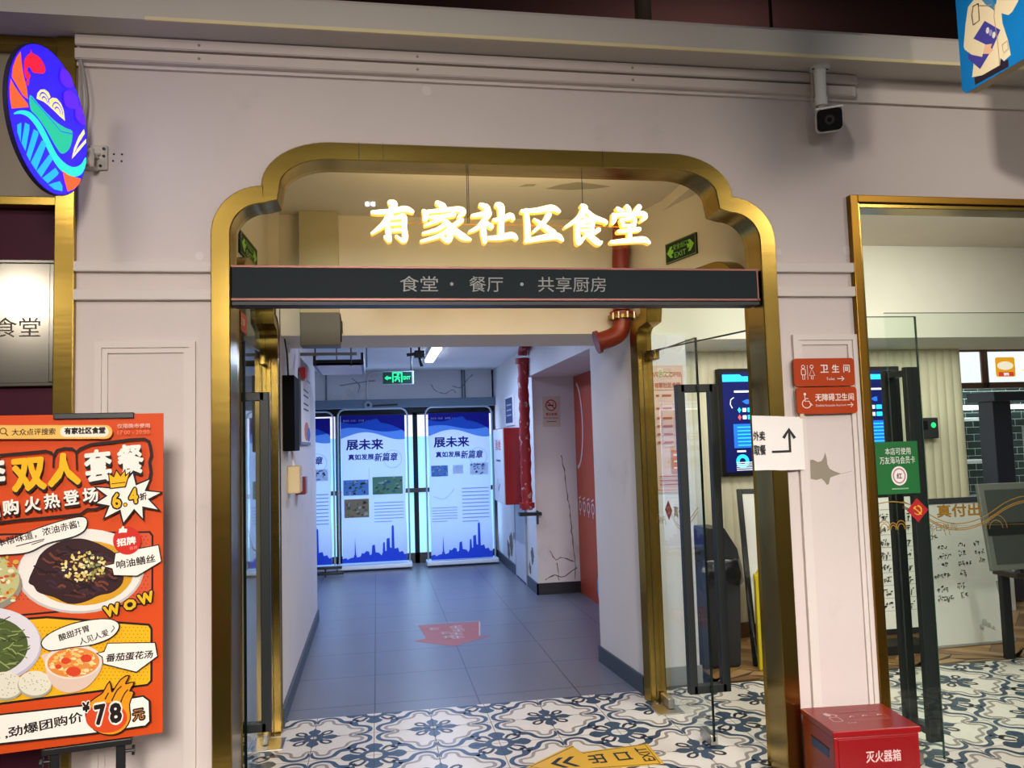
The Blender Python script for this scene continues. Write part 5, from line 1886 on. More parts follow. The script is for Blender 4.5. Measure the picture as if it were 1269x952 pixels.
for nm, q in (('panel', m), ('face', mm), ('dark_band', mb2)):
    shift(tilt_pts(q, lean, 0.63), 3.98, 4.40).build(nm, t)
m = MB()
m.bbox(4.00, 4.55, 0.54, 5.0, 4.76, 0.575, mat('dark_table_top', '33221a', 0.4), 0.005)
m.build('table_top', t)
for x, y in ((4.60, 4.56), (4.90, 4.56), (4.02, 4.70), (4.90, 4.70)):
    MB().bbox(x, y, 0.0, x + 0.06, y + 0.04, 0.54, BLACK, 0.004).build('leg', t)
MB().tube([(4.02, 4.60, 0.588), (4.12, 4.59, 0.60), (4.25, 4.59, 0.588)], 0.012, mat('pale_pen', 'c5ccd6', 0.3), 10).build('pen', t)
m = MB()
m.tube([(4.06, 4.57, 0.575), (4.06, 4.46, 0.9)], 0.015, BLACK, 8)
m.build('support', t)

# kitchen counter beyond the fluted wall
WOODF = mat('lightbox_wood', '6b4226', 0.45, 0, 0.15, 8)
LBW = mat('lit_menu_panel', 'eef4ff', 0.4, 0, 0.02, emit=1.1)
for i, (x0, x1, lab) in enumerate(((5.20, 5.615, 'lit white menu lightbox in a wooden frame, nearer the fluted wall'), (5.615, 6.55, 'lit menu lightbox with an orange dish picture at the right edge'))):
    t = thing('menu_lightbox', lab, 'sign', ((x0 + x1) / 2, 6.6, 1.9))
    m = MB()
    z0, z1 = 1.875, 2.262
    m.bbox(x0, 6.58, z0, x1, 6.70, z0 + 0.055, WOODF, 0.004)
    m.bbox(x0, 6.58, z1 - 0.045, x1, 6.70, z1 + 0.02, WOODF, 0.004)
    m.bbox(x0, 6.58, z0, x0 + 0.035, 6.70, z1, WOODF, 0.004)
    m.bbox(x1 - 0.035, 6.58, z0, x1, 6.70, z1, WOODF, 0.004)
    m.build('frame', t)
    MB().box(x0 + 0.035, 6.60, z0 + 0.055, x1 - 0.035, 6.66, z1 - 0.045, LBW).build('lit_panel', t)
    if i == 1:
        a = Art((x0 + 0.035, 6.60, z0 + 0.055), (1, 0, 0), (0, 0, 1), (0, -1, 0))
        a.rrect(0.09, 0.05, 0.30, 0.235, 0.02, mat('lit_menu_orange', 'f0a418', 0.5, emit=0.8), 'dish_picture')
        a.ell(0.195, 0.155, 0.085, 0.04, mat('lit_menu_cream', 'f6ead2', 0.5, emit=0.9), 'dish_picture')
        a.rect(0.12, 0.055, 0.28, 0.095, mat('lit_menu_red', 'd8402a', 0.5, emit=0.8), 'dish_picture')
        a.text('馄饨', 0.20, 0.075, 0.028, LBW, bold=0.02)
        a.line([(0.41 + 0.035 * math.cos(R(q)), 0.20 + 0.035 * math.sin(R(q))) for q in range(0, 360, 20)], 0.014, mat('lit_menu_cream', 'f6ead2', 0.5, emit=0.9), 'dish_picture', True)
        a.line([(0.37, 0.11), (0.45, 0.11)], 0.02, mat('lit_menu_yellow', 'f4dc9a', 0.5, emit=0.9), 'dish_picture')
        a.done(t)
t = thing('dark_pillar', 'dark blue boxed pillar with a wider cap in front of the kitchen', 'pillar', (5.33, 6.25, 0))
PILL = mat('dark_pillar_panel', '23273a', 0.35, 0, 0.12, 3)
MB().bbox(5.339, 6.20, 0.0, 5.518, 6.379, 1.74, PILL, 0.006).build('shaft', t)
MB().bbox(5.29, 6.12, 1.735, 6.9, 6.45, 1.82, PILL, 0.006).build('cap', t)
t = thing('kitchen_shelf', 'steel kitchen shelf in front of the dark tiled wall', 'shelf', (6.1, 7.3, 0))
for x in (5.78, 6.13):
    MB().bbox(x, 7.25, 0.0, x + 0.045, 7.30, 1.62, mat('pale_steel', 'b5bbb8', 0.35, 0.5), 0.003).build('upright', t)
for z in (0.78, 1.15, 1.58):
    MB().bbox(5.70, 7.22, z, 6.18, 7.50, z + 0.035, mat('pale_steel', 'b5bbb8', 0.35, 0.5), 0.003).build('shelf_board', t)
t = thing('strip_light', 'thin white strip light under the kitchen hood', 'lamp', (6.2, 7.3, 1.9))
MB().bbox(5.85, 7.40, 1.70, 8.4, 7.46, 1.745, mat('lit_strip', 'f4faff', 0.4, 0, 0, emit=2.2), 0.006).build('diffuser', t)
t = thing('kitchen_counter', 'pale kitchen counter behind the dark pillar', 'counter', (6.4, 7.0, 0))
MB().bbox(5.30, 6.75, 0.0, 8.5, 7.2, 0.70, mat('counter_front', '5a5f66', 0.4, 0.3), 0.006).build('body', t)
MB().bbox(5.26, 6.72, 0.70, 8.5, 7.2, 0.76, mat('counter_top', 'd3d8d6', 0.3), 0.006).build('worktop', t)
t = thing('till_monitor', 'dark till monitor with a pale rim at the right edge of the kitchen', 'monitor', (6.1, 6.3, 1.0))
MB().bbox(5.66, 6.22, 1.15, 6.2, 6.26, 1.52, mat('monitor_rim', 'cfd6dc', 0.4), 0.006).build('rim', t)
MB().bbox(5.68, 6.21, 1.17, 6.18, 6.225, 1.50, BLACKP, 0.003).build('screen', t)
MB().bbox(5.88, 6.24, 0.78, 5.98, 6.30, 1.2, BLACKP, 0.004).build('stand', t)
t = thing('tissue_pile', 'pale pile of tissues on the counter left of the dark pillar', 'tissues', (5.2, 6.1, 0.7))
m = MB()
m.bbox(4.70, 5.90, 0.0, 5.16, 6.3, 0.70, mat('white_cupboard', 'd8dcdc', 0.4), 0.006)
m.build('cupboard', t)
m = MB()
m.bbox(4.75, 5.95, 0.70, 5.12, 6.2, 0.765, mat('tissue_pink', 'e4d6d4', 0.7), 0.02, 3)
m.build('stack', t)
# ------------------------------------------------------------------ pilaster signs
def wayfinding(name, lab, x0, x1, z0, z1, rot=0.0):
    t = thing(name, lab, 'sign', ((x0 + x1) / 2, 3.30, z0))
    pts = rrect_pts(x0, z0, x1, z1, 0.016)
    MB().prism(pts, 'y', 3.304, 3.312, ORANGE_SIGN).build('plate', t)
    m = MB()
    for x in (x0 + 0.05, x1 - 0.05):
        m.box(x - 0.02, 3.312, z0 + 0.03, x + 0.02, 3.341, z1 - 0.03, mat('mount_pad', 'cfcabf', 0.6))
    m.build('mount_pad', t)
    return t, Art((x0, 3.304, z0), (1, 0, 0), (0, 0, 1), (0, -1, 0))


t, a = wayfinding('restroom_sign', 'orange restroom sign with man and woman symbols, upper of two', 1.850, 2.148, 1.713, 1.839)
SW = mat('sign_white', 'e4d5c8', 0.55)


def ring(a, u, v, r_, w, part='symbol'):
    a.line([(u + r_ * math.cos(R(q)), v + r_ * math.sin(R(q))) for q in range(0, 360, 24)], w, SW, part, True)


ring(a, 0.046, 0.088, 0.0075, 0.003)
a.line(rrect_pts(0.036, 0.052, 0.056, 0.077, 0.004), 0.003, SW, 'symbol', True)
a.line([(0.041, 0.052), (0.041, 0.032), (0.051, 0.032), (0.051, 0.052)], 0.003, SW, 'symbol')
a.line([(0.066, 0.030), (0.066, 0.095)], 0.002, SW, 'symbol')
ring(a, 0.087, 0.088, 0.0075, 0.003)
a.line([(0.087, 0.080), (0.074, 0.048), (0.100, 0.048)], 0.003, SW, 'symbol', True)
a.line([(0.083, 0.048), (0.083, 0.032), (0.091, 0.032), (0.091, 0.048)], 0.003, SW, 'symbol')
for ch, u in (('卫', 0.148), ('生', 0.203), ('间', 0.257)):
    a.text(ch, u, 0.078, 0.036, SW, bold=0.02)
a.text('Toilet', 0.175, 0.032, 0.012, SW)
a.line([(0.208, 0.032), (0.240, 0.032)], 0.0035, SW, 'arrow')
a.line([(0.229, 0.042), (0.241, 0.032), (0.229, 0.022)], 0.0035, SW, 'arrow')
a.done(t)
t, a = wayfinding('restroom_sign', 'orange accessible restroom sign with a wheelchair symbol, lower of two', 1.856, 2.152, 1.588, 1.708)
a.ell(0.041, 0.090, 0.006, 0.006, SW, 'symbol', n=14)
a.line([(0.040, 0.083), (0.041, 0.058), (0.060, 0.058), (0.068, 0.040), (0.076, 0.042)], 0.004, SW, 'symbol')
a.line([(0.041, 0.070), (0.057, 0.070)], 0.003, SW, 'symbol')
a.line([(0.047 + 0.021 * math.cos(R(q)), 0.047 + 0.019 * math.sin(R(q))) for q in range(115, 375, 18)], 0.004, SW, 'symbol')
a.text('无障碍卫生间', 0.185, 0.074, 0.034, SW, bold=0.02, width=0.19)
a.text('Disabled Accessible Restroom', 0.165, 0.038, 0.010, SW, width=0.148)
a.line([(0.244, 0.038), (0.272, 0.038)], 0.0035, SW, 'arrow')
a.line([(0.262, 0.048), (0.273, 0.038), (0.262, 0.028)], 0.0035, SW, 'arrow')
a.done(t)

t = thing('takeaway_notice', 'white paper with an arrow taped across the right brass leg', 'notice', (1.76, 3.29, 1.34))
m = MB()
pp = [(1.634, 3.296), (1.70, 3.2955), (1.76, 3.2935), (1.80, 3.292), (1.876, 3.2985)]
k = len(pp)
vs = [(x, y, 1.343 + (0.004 if i < 2 else 0)) for i, (x, y) in enumerate(pp)] + [(x, y, 1.588 - 0.003 * i) for i, (x, y) in enumerate(pp)]
vs += [(x, y + 0.0006, z) for x, y, z in vs]
fs = []
for i in range(k - 1):
    fs += [(i, i + 1, k + i + 1, k + i), (2 * k + i, 3 * k + i, 3 * k + i + 1, 2 * k + i + 1)]
m.add(vs, fs, WPAPER)
m.build('paper', t)
a = Art((1.634, 3.2915, 1.343), (1, 0, 0), (0, 0, 1), (0, -1, 0), 0.0001, 0.0002)
a.text('外卖', 0.028, 0.155, 0.042, INK, bold=0.025, width=0.056)
a.text('取餐', 0.028, 0.093, 0.046, INK, bold=0.025, width=0.056)
a.poly([(0.085, 0.078), (0.085, 0.088), (0.165, 0.088), (0.165, 0.150), (0.176, 0.150), (0.176, 0.078)], INK, 'arrow')
a.line([(0.142, 0.142), (0.170, 0.180), (0.196, 0.140)], 0.014, INK, 'arrow')
a.line([(0.1705, 0.12), (0.1705, 0.176)], 0.011, INK, 'arrow')
a.done(t)
MB().box(1.864, 3.2965, 1.570, 1.884, 3.299, 1.590, mat('clear_tape', 'c9b9a4', 0.3)).build('tape', t)

# ------------------------------------------------------------------ extinguisher box
t = thing('extinguisher_box', 'red metal fire extinguisher box at the foot of the pilaster with restroom signs', 'box', (1.947, 3.115, 0), R(-4.5))
hw_, hd = 0.183, 0.142
m = MB()
m.bbox(-hw_ + 0.006, -hd + 0.008, 0.0, hw_ - 0.006, hd, 0.300, RED, 0.005)
m.bbox(-hw_ + 0.022, -hd + 0.005, 0.015, hw_ - 0.020, -hd + 0.010, 0.292, mat('red_door', '860a10', 0.3), 0.002)
m.build('body', t, local=True)
m = MB()
m.bbox(-hw_, -hd, 0.302, hw_, hd + 0.004, 0.326, RED, 0.004)
m.build('lid', t, local=True)
m = MB()
m.box(-hw_ + 0.0045, -0.085, 0.205, -hw_ + 0.0065, 0.060, 0.240, mat('slot_blue', '2c4a78', 0.5))
m.box(-hw_ + 0.0040, -0.090, 0.238, -hw_ + 0.0068, 0.065, 0.245, mat('slot_dark', '3a0a0c', 0.5))
m.build('hand_slot', t, local=True)
a = Art((-hw_, -hd, 0.326), (1, 0, 0), (0, 1, 0), (0, 0, 1))
a2 = Art((-hw_, -hd + 0.005, 0), (1, 0, 0), (0, 0, 1), (0, -1, 0))
PK = mat('print_pale_pink', 'd9b8b4', 0.5)
FD = mat('print_faded_red', 'bf6e70', 0.5)
a.line(rrect_pts(0.060, 0.105, 0.100, 0.155, 0.01), 0.004, PK, 'print', True)
a.poly([(0.055, 0.200), (0.075, 0.210), (0.085, 0.19), (0.075, 0.165), (0.06, 0.17)], PK, 'print')
a.line([(0.075, 0.195), (0.105, 0.175), (0.095, 0.160)], 0.008, PK, 'print')
a.text('灭火器的使用方法', 0.215, 0.205, 0.022, FD, bold=0.01, width=0.175)
for u in (0.155, 0.21, 0.275):
    a.line(rrect_pts(u - 0.024, 0.115, u + 0.024, 0.175, 0.003), 0.002, FD, 'print', True)
    a.line([(u - 0.01, 0.14), (u, 0.155), (u + 0.012, 0.145)], 0.007, PK, 'print')
a.line([(0.14, 0.100), (0.30, 0.100)], 0.004, FD, 'print')
a.text('灭火器', 0.12, 0.075, 0.012, PK)
a2.text('灭火器箱', 0.205, 0.220, 0.046, PK, bold=0.015, width=0.145)
for art, base in ((a, None), (a2, None)):
    for k_, q in art.parts.items():
        q.build(k_, t, local=True)

# ------------------------------------------------------------------ security camera under the beam
t = thing('security_camera', 'white bullet camera with a black face hanging under the beam', 'camera', (2.02, 3.24, 3.17))
m = MB()
m.cyl((2.025, 3.24, 3.170), (2.025, 3.24, 3.158), 0.045, WHITE, 24)
m.tube([(2.023, 3.24, 3.160), (2.022, 3.24, 3.02)], [0.028, 0.024], WHITE, 20)
m.cyl((2.022, 3.24, 3.025), (2.022, 3.24, 2.985), 0.028, WHITE, 20)
m.cyl((2.022, 3.24, 2.988), (2.022, 3.24, 2.955), 0.017, mat('joint_grey', 'bcb3a2', 0.4), 16)
m.build('mount', t, smooth=40)
m = MB()
for dx, dy in ((-0.035, -0.005), (0.033, -0.008)):
    m.cyl((2.025 + dx, 3.24 + dy, 3.1578), (2.025 + dx, 3.24 + dy, 3.155), 0.005, BLACK, 8)
m.tube([(1.99, 3.25, 3.14), (1.988, 3.25, 3.06), (1.982, 3.25, 2.99), (2.0, 3.23, 2.955)], 0.006, mat('camera_cable', 'a39a88', 0.5), 8)
m.build('cable', t)
# the housing looks down towards the middle of the hall
cd_ = Vector((-0.46, -0.83, -0.30)).normalized()
cx_ = cd_.cross(Vector((0, 0, 1))).normalized() * -1
cz_ = cx_.cross(-cd_).normalized()
co_ = Vector((2.012, 3.165, 2.893))


def aim(mb):
    mb.v = [co_ + cx_ * p.x - cd_ * p.y + cz_ * p.z for p in mb.v]
    return mb


m = MB()
m.prism(rrect_pts(-0.056, -0.052, 0.056, 0.050, 0.022), 'y', 0.012, 0.155, WHITE)
m.bbox(-0.058, -0.012, 0.045, 0.058, 0.15, 0.054, WHITE, 0.004)
aim(m).build('housing', t, smooth=35)
aim(MB().prism(rrect_pts(-0.053, -0.049, 0.053, 0.045, 0.02), 'y', 0.0, 0.012, mat('camera_glass', '0c0b0b', 0.12))).build('front_window', t)
m = MB()
m.cyl((0, 0.001, -0.002), (0, -0.005, -0.002), 0.021, mat('lens_rim', '2b2725', 0.3), 24)
m.cyl((0, -0.004, -0.002), (0, -0.0065, -0.002), 0.010, mat('lens_dark', '050505', 0.05), 18)
aim(m).build('lens', t, smooth=40)

# cable trunking under the beam
for z0, z1, x1, lab in ((3.122, 3.168, 2.247, 'white cable trunking along the wall under the beam, upper run'), (3.066, 3.112, 2.235, 'white cable trunking along the wall under the beam, lower run')):
    t = thing('cable_trunking', lab, 'trunking', (0.55, 3.31, z0))
    MB().bbox(-1.148, 3.292, z0, x1, 3.323, z1, TRIMW, 0.003).build('base', t)
    MB().bbox(-1.148, 3.288, z0 + 0.003, x1 - 0.02, 3.2925, z1 - 0.003, mat('trunking_lid', 'cdc0b7', 0.5), 0.002).build('lid', t)
    cl_ = MB()
    for x in (-0.68, 0.20, 1.15):
        cl_.cyl((x, 3.2885, z0 + 0.022), (x, 3.287, z0 + 0.022), 0.006, mat('screw_grey', '8b7f78', 0.6), 10)
    cl_.build('screw', t)

# pipes in the dark void
VP = mat('void_pipe', '1d1412', 0.6)
for i, (p0, p1, r_, m_, lab) in enumerate((((0.3, 7.2, 4.42), (4.8, 7.0, 4.42), 0.12, VP, 'thick dark pipe crossing the void above the beam, farther one'), ((3.35, 3.75, 3.75), (4.6, 4.75, 3.95), 0.07, VP, 'dark pipe slanting back above the beam at the right'),
                                          ((2.2, 5.6, 3.7), (2.6, 9.48, 4.1), 0.10, mat('void_pipe_brown', '3a2519', 0.6), 'brown pipe running back above the beam'), ((1.62, 4.4, 3.1), (1.62, 4.4, 4.6), 0.05, mat('void_post', '7a6c58', 0.6), 'pale round post rising behind the beam top'),
                                          ((2.55, 4.0, 3.62), (3.15, 6.4, 3.85), 0.06, VP, 'dark pipe rising to the right above the beam'))):
    t = thing('overhead_pipe', lab, 'pipe', p0)
    MB().cyl(p0, p1, r_, m_, 14).build('pipe', t, smooth=40)
    d = (Vector(p1) - Vector(p0))
    q0 = Vector(p0) + d * 0.45
    MB().cyl(q0, q0 + d.normalized() * 0.06, r_ * 1.2, m_, 14).build('coupling', t)
    if i != 3:
        MB().cyl(q0, (q0.x, q0.y, 4.6), 0.012, VP, 8).build('hanger_rod', t)

# ------------------------------------------------------------------ left shop: steel plaque
t = thing('steel_plaque', 'brushed steel name plaque on the purple lacquer panel', 'sign', (-1.5, 3.39, 1.77))
SP = mat('plaque_steel', 'a29e94', 0.17, 1.0, 0.10, 1.2, stretch=(1, 1, 26))
m = MB()
m.bbox(-2.05, 3.372, 1.775, -1.237, 3.40, 2.275, SP, 0.003)
m.build('plate', t)
m = MB()
for x0, z0, x1, z1 in ((-2.05, 1.775, -1.237, 1.79), (-2.05, 2.26, -1.237, 2.275), (-1.257, 1.79, -1.237, 2.26)):
    m.bbox(x0, 3.364, z0, x1, 3.373, z1, SP, 0.003)
m.build('rim', t)
a = Art((-2.05, 3.372, 1.775), (1, 0, 0), (0, 0, 1), (0, -1, 0))
EN = mat('engraved_dark', '4b463c', 0.5, 0.5)
a.text('有家社区食堂', 0.500, 0.232, 0.078, EN, bold=0.0, width=0.52)
a.done(t)

# ------------------------------------------------------------------ round lit blade sign
BLADE = {
 'fish': [(-0.1314, 0.1986), (-0.1208, 0.1903), (-0.0924, 0.1965), (-0.0654, 0.1943), (-0.0454, 0.1819), (-0.0406, 0.1683), (-0.0534, 0.1507), (-0.0909, 0.1341), (-0.1171, 0.1253), (-0.1328, 0.1331), (-0.1461, 0.1285), (-0.1478, 0.1136), (-0.1291, 0.1072), (-0.147, 0.0852), (-0.1624, 0.0913), (-0.1682, 0.1189), (-0.1668, 0.1439), (-0.1492, 0.1698), (-0.1341, 0.1836)],
 'fish_tail': [(-0.147, 0.0852), (-0.1371, 0.0972), (-0.1386, 0.0751), (-0.1465, 0.0623), (-0.1569, 0.0727)],
 'or1': [(-0.1893, 0.163), (-0.1835, 0.1296), (-0.1725, 0.0926), (-0.1513, 0.0539), (-0.1433, 0.018), (-0.1756, 0.0187), (-0.2106, 0.0387), (-0.2369, 0.053), (-0.2312, 0.0883), (-0.213, 0.13)],
 'or2': [(-0.2424, 0.0445), (-0.22, 0.0284), (-0.1854, 0.0143), (-0.1449, 0.002), (-0.1396, -0.0078), (-0.194, -0.0338), (-0.234, -0.0534), (-0.2443, -0.0239), (-0.2471, 0.01)],
 'teal1': [(-0.2222, -0.0671), (-0.2081, -0.0523), (-0.1742, -0.0337), (-0.129, -0.0216), (-0.0816, -0.0294), (-0.0433, -0.0482), (-0.0037, -0.077), (0.0428, -0.1076), (0.1025, -0.1186), (0.158, -0.1103), (0.2087, -0.0808), (0.2409, -0.0417), (0.2454, -0.0643), (0.2223, -0.1069), (0.1902, -0.1329), (0.14, -0.152), (0.0792, -0.1563), (0.0321, -0.1437), (-0.014, -0.1158), (-0.0589, -0.0795), (-0.1022, -0.0534), (-0.1438, -0.0431), (-0.1837, -0.0497)],
 'boat': [(-0.1335, 0.0376), (-0.1293, -0.0095), (-0.0925, -0.0185), (-0.038, -0.0398), (0.0074, -0.0663), (0.0423, -0.0851), (0.0719, -0.0904), (0.1075, -0.0686), (0.1315, -0.0382), (0.1432, -0.0002), (0.1402, 0.0221), (0.0997, 0.0158), (0.0402, 0.0113), (-0.0282, 0.018), (-0.083, 0.0291)],
 'n1': [(-0.094, 0.0429), (-0.0892, 0.0637), (-0.0714, 0.0843), (-0.0467, 0.0968), (-0.0212, 0.0976), (-0.0074, 0.0865), (-0.0206, 0.0723), (-0.0268, 0.0505), (-0.0511, 0.0506)],
 'n2': [(-0.0268, 0.0505), (-0.0183, 0.0701), (0.0039, 0.0889), (0.0325, 0.0991), (0.062, 0.0924), (0.0803, 0.074), (0.0895, 0.0395), (0.0513, 0.042), (0.0163, 0.0466)],
 'y1': [(0.2257, 0.0633), (0.2326, 0.0487), (0.1878, -0.0066), (0.1387, -0.0864), (0.1565, -0.0355), (0.1873, 0.0171)],
 'y2': [(0.2423, 0.0317), (0.2425, 0.0165), (0.2011, -0.0254), (0.1387, -0.0864), (0.1755, -0.0351)],
 'b1': [(-0.2041, -0.0951), (-0.183, -0.0787), (-0.1808, -0.0855), (-0.1832, -0.1461), (-0.2035, -0.1185)],
 'b2': [(-0.1613, -0.0703), (-0.135, -0.0668), (-0.1346, -0.0819), (-0.1558, -0.1668), (-0.1792, -0.1476)],
 'b3': [(-0.1101, -0.072), (-0.0827, -0.0703), (-0.0824, -0.0825), (-0.1298, -0.1911), (-0.1506, -0.1757)],
 'b4': [(-0.0607, -0.0915), (-0.0312, -0.0907), (-0.0364, -0.1053), (-0.092, -0.2106), (-0.1247, -0.1935)],
 'b5': [(-0.0138, -0.1252), (0.0088, -0.1265), (0.0068, -0.1381), (-0.0608, -0.2233), (-0.0899, -0.2117)],
 'b6': [(0.0266, -0.1585), (0.05, -0.1696), (0.0421, -0.1807), (-0.0202, -0.2316), (-0.0554, -0.2246)],
 'b7': [(0.0221, -0.2144), (0.0565, -0.1978), (0.0744, -0.21), (0.0749, -0.2294), (0.0227, -0.2397), (-0.0168, -0.2349)],
 'or3': [(0.0732, -0.1532), (0.1154, -0.1557), (0.2059, -0.1385), (0.1909, -0.1652), (0.1534, -0.1963), (0.1107, -0.2193), (0.0919, -0.1912)],
 'p1': [(0.0592, 0.223), (0.1012, 0.2333), (0.1325, 0.2179), (0.1394, 0.1905), (0.1086, 0.1731), (0.0664, 0.1669), (0.0482, 0.1848)],
 'p2': [(0.0789, 0.1428), (0.121, 0.1707), (0.1587, 0.1688), (0.1848, 0.1461), (0.1598, 0.1148), (0.098, 0.0949), (0.0759, 0.1117)],
 'p3': [(0.1598, 0.1148), (0.1914, 0.1421), (0.2247, 0.1149), (0.2359, 0.0848), (0.1992, 0.0732), (0.1605, 0.0811)],
}
th_ = 0.142
t = thing('round_blade_sign', 'round lit blue blade sign with a red fish and a noodle boat', 'sign', (-1.104, 2.9485, 2.67), -th_)
# local: x = outward normal, y = towards the wall
SB = mat('lit_sign_blue', '2a10ff', 0.4, 0, 0, emit=0.9)


def lit(n_, c, e=0.9):
    return mat('lit_sign_' + n_, c, 0.4, 0, 0, emit=e)


m = MB()
ring_ = [(0.254 * math.cos(R(q)), 0.254 * math.sin(R(q))) for q in range(0, 360, 5)]
m.prism(ring_, 'x', -0.014, 0.0, mat('sign_can', '2a2440', 0.4))
m.build('can', t, local=True, smooth=40)
m = MB()
m.prism([(p[0] * 0.985, p[1] * 0.985) for p in ring_], 'x', -0.015, 0.0012, SB)
m.build('lit_face', t, local=True)
a = Art((0.0012, 0, 0), (0, 1, 0), (0, 0, 1), (1, 0, 0), 0.00015, 0.0005)
cols = {'or1': ('orange', 'ff5f2a'), 'or2': ('orange', 'ff5f2a'), 'or3': ('orange', 'ff5f2a'), 'fish': ('red', 'f2103a'), 'fish_tail': ('red', 'f2103a'), 'teal1': ('aqua', '22e6d2'), 'boat': ('green', '0fc29a'),
        'n1': ('noodle', 'fff08a'), 'n2': ('noodle', 'fff08a'), 'y1': ('pale', 'fff6a0'), 'y2': ('pale', 'fff6a0'), 'p1': ('violet', '5a14f0'), 'p2': ('violet', '5a14f0'), 'p3': ('violet', '5a14f0')}
for k_, pts in BLADE.items():
    c = cols.get(k_, ('sky', '12b4ff'))
    part = {'fish': 'fish', 'fish_tail': 'fish', 'boat': 'boat', 'n1': 'noodles', 'n2': 'noodles'}.get(k_, 'motif')
    pts = [(p[0] * 0.985, p[1] * 0.985) for p in pts]
    a.poly([q[:2] for q in smooth_pts(pts, 3, True)] if k_ in ('fish', 'teal1', 'p1', 'p2', 'p3', 'boat') else pts, lit(*c), part)
for cx, cz, r0 in ((-0.048, 0.052, 0.030), (0.035, 0.048, 0.035)):
    for r_ in (r0, r0 * 0.55):
        a.line([(cx + r_ * math.cos(R(q)) * 1.0, cz + r_ * math.sin(R(q)) - 0.002) for q in range(10, 171, 16)], 0.005, SB, 'noodles')
a.line([(-0.13, 0.030), (-0.02, 0.006), (0.06, -0.012), (0.138, 0.010)], 0.003, SB, 'boat')
a.ell(-0.075, 0.168, 0.004, 0.004, SB, 'fish', n=10)
for q in a.parts.items():
    q[1].build(q[0], t, local=True)
m = MB()
m.bbox(-0.045, 0.245, 0.0, -0.012, 0.37, 0.012, mat('bracket_white', 'b9b2a8', 0.45), 0.003)
m.bbox(-0.045, 0.245, -0.050, -0.012, 0.37, -0.038, mat('bracket_white', 'b9b2a8', 0.45), 0.003)
m.bbox(-0.050, 0.30, -0.055, 0.0, 0.312, 0.02, mat('bracket_white', 'b9b2a8', 0.45), 0.003)
m.build('bracket', t, local=True)
MB().bbox(-1.125, 3.325, 2.63, -1.035, 3.341, 2.73, mat('bracket_white', 'b9b2a8', 0.45), 0.004).build('wall_plate', t)
m = MB()
for x, z in ((-1.048, 2.715), (-1.048, 2.685), (-1.06, 2.645), (-1.11, 2.645)):
    m.cyl((x, 3.326, z), (x, 3.321, z), 0.006, BLACK, 10)
m.build('bolt', t)
t = thing('loose_cable', 'two pale cables looping down from the trunking beside the brass frame', 'cable', (-1.13, 3.30, 3.1))
m = MB()
m.tube(smooth_pts([(-1.145, 3.31, 3.15), (-1.12, 3.30, 3.02), (-1.105, 3.30, 2.90), (-1.115, 3.30, 2.78), (-1.10, 3.31, 2.70), (-1.06, 3.32, 2.69)], 6), 0.005, mat('cable_grey', 'a09a94', 0.5), 8)
m.tube(smooth_pts([(-1.140, 3.305, 3.14), (-1.13, 3.30, 3.0), (-1.125, 3.30, 2.88), (-1.13, 3.31, 2.74)], 6), 0.004, mat('cable_grey', 'a09a94', 0.5), 8)
m.build('strand', t)

# ------------------------------------------------------------------ hanging blue sign with a doctor, upper right
DOC = {
 'edge': [(0.0085, 0.3989), (0.0085, 0.2622), (0.006, 0.0824), (0.0087, 0.0181), (0.019, -0.0), (0.0413, -0.0155), (0.0754, -0.0257), (0.3359, -0.0242)],
 'coat': [(0.1086, 0.3416), (0.0753, 0.3294), (0.0536, 0.2607), (0.0351, 0.1761), (0.0407, 0.1598), (0.078, 0.1188), (0.0822, 0.0725), (0.0689, 0.0259), (0.1245, 0.0084), (0.2202, 0.0055), (0.2255, 0.0325), (0.242, 0.0117), (0.2766, 0.0197), (0.2697, 0.0816), (0.2489, 0.1641), (0.2478, 0.207), (0.2818, 0.1797), (0.3028, 0.1848), (0.3358, 0.2117), (0.2276, 0.2736), (0.2264, 0.2615), (0.215, 0.2551), (0.2035, 0.2487), (0.1689, 0.2898), (0.1519, 0.3169)],
 'shirt': [(0.1519, 0.3169), (0.1689, 0.2898), (0.2035, 0.2487), (0.213, 0.2348), (0.2122, 0.2824)],
 'book': [(0.1596, 0.2232), (0.2363, 0.1433), (0.185, 0.0868), (0.1162, 0.0386), (0.0567, 0.1116), (0.056, 0.1342), (0.1319, 0.0832), (0.1389, 0.0971), (0.1581, 0.1221), (0.0929, 0.182)],
 'arm': [(0.0929, 0.182), (0.1581, 0.1221), (0.1389, 0.0971), (0.1319, 0.0832), (0.0784, 0.123), (0.0411, 0.1641), (0.0567, 0.2008), (0.0867, 0.2074)],
 'hand': [(0.1528, 0.1248), (0.19, 0.11), (0.1806, 0.0977), (0.1928, 0.0829), (0.1703, 0.077), (0.1385, 0.093)],
 'trouser': [(0.0811, 0.0201), (0.1245, 0.0084), (0.2202, 0.0055), (0.2253, 0.0305), (0.2418, 0.0097), (0.2627, 0.0099), (0.2623, -0.0212), (0.0824, -0.0135)],
 'd1': [(0.1716, 0.1756)],
 'd2': [(0.1865, 0.1582)],
 'd3': [(0.2027, 0.1398)],
 'sling': [(0.1062, 0.3164), (0.1344, 0.3115), (0.1331, 0.2398), (0.0985, 0.2387), (0.0942, 0.2832)],
 'pocket': [(0.2407, 0.0797), (0.2672, 0.0829), (0.269, 0.0485), (0.2451, 0.0438)],
 'bgmax': [(0.3575, 0.1993), (0.3359, -0.0242)],
 'zip': [(0.2213, 0.2644), (0.211, 0.2145), (0.2195, 0.1076), (0.2208, 0.0391), (0.2202, 0.0055)],
}
t = thing('hanging_sign', 'blue hanging sign with a drawn figure in a white coat', 'sign', (2.5, 2.6, 2.9))
zz0, uu0, uu1 = 2.95 - 0.0257, 0.007, 0.75
pts = rrect_pts(2.95 - uu1, zz0, 2.95 - uu0, 3.80, 0.035)
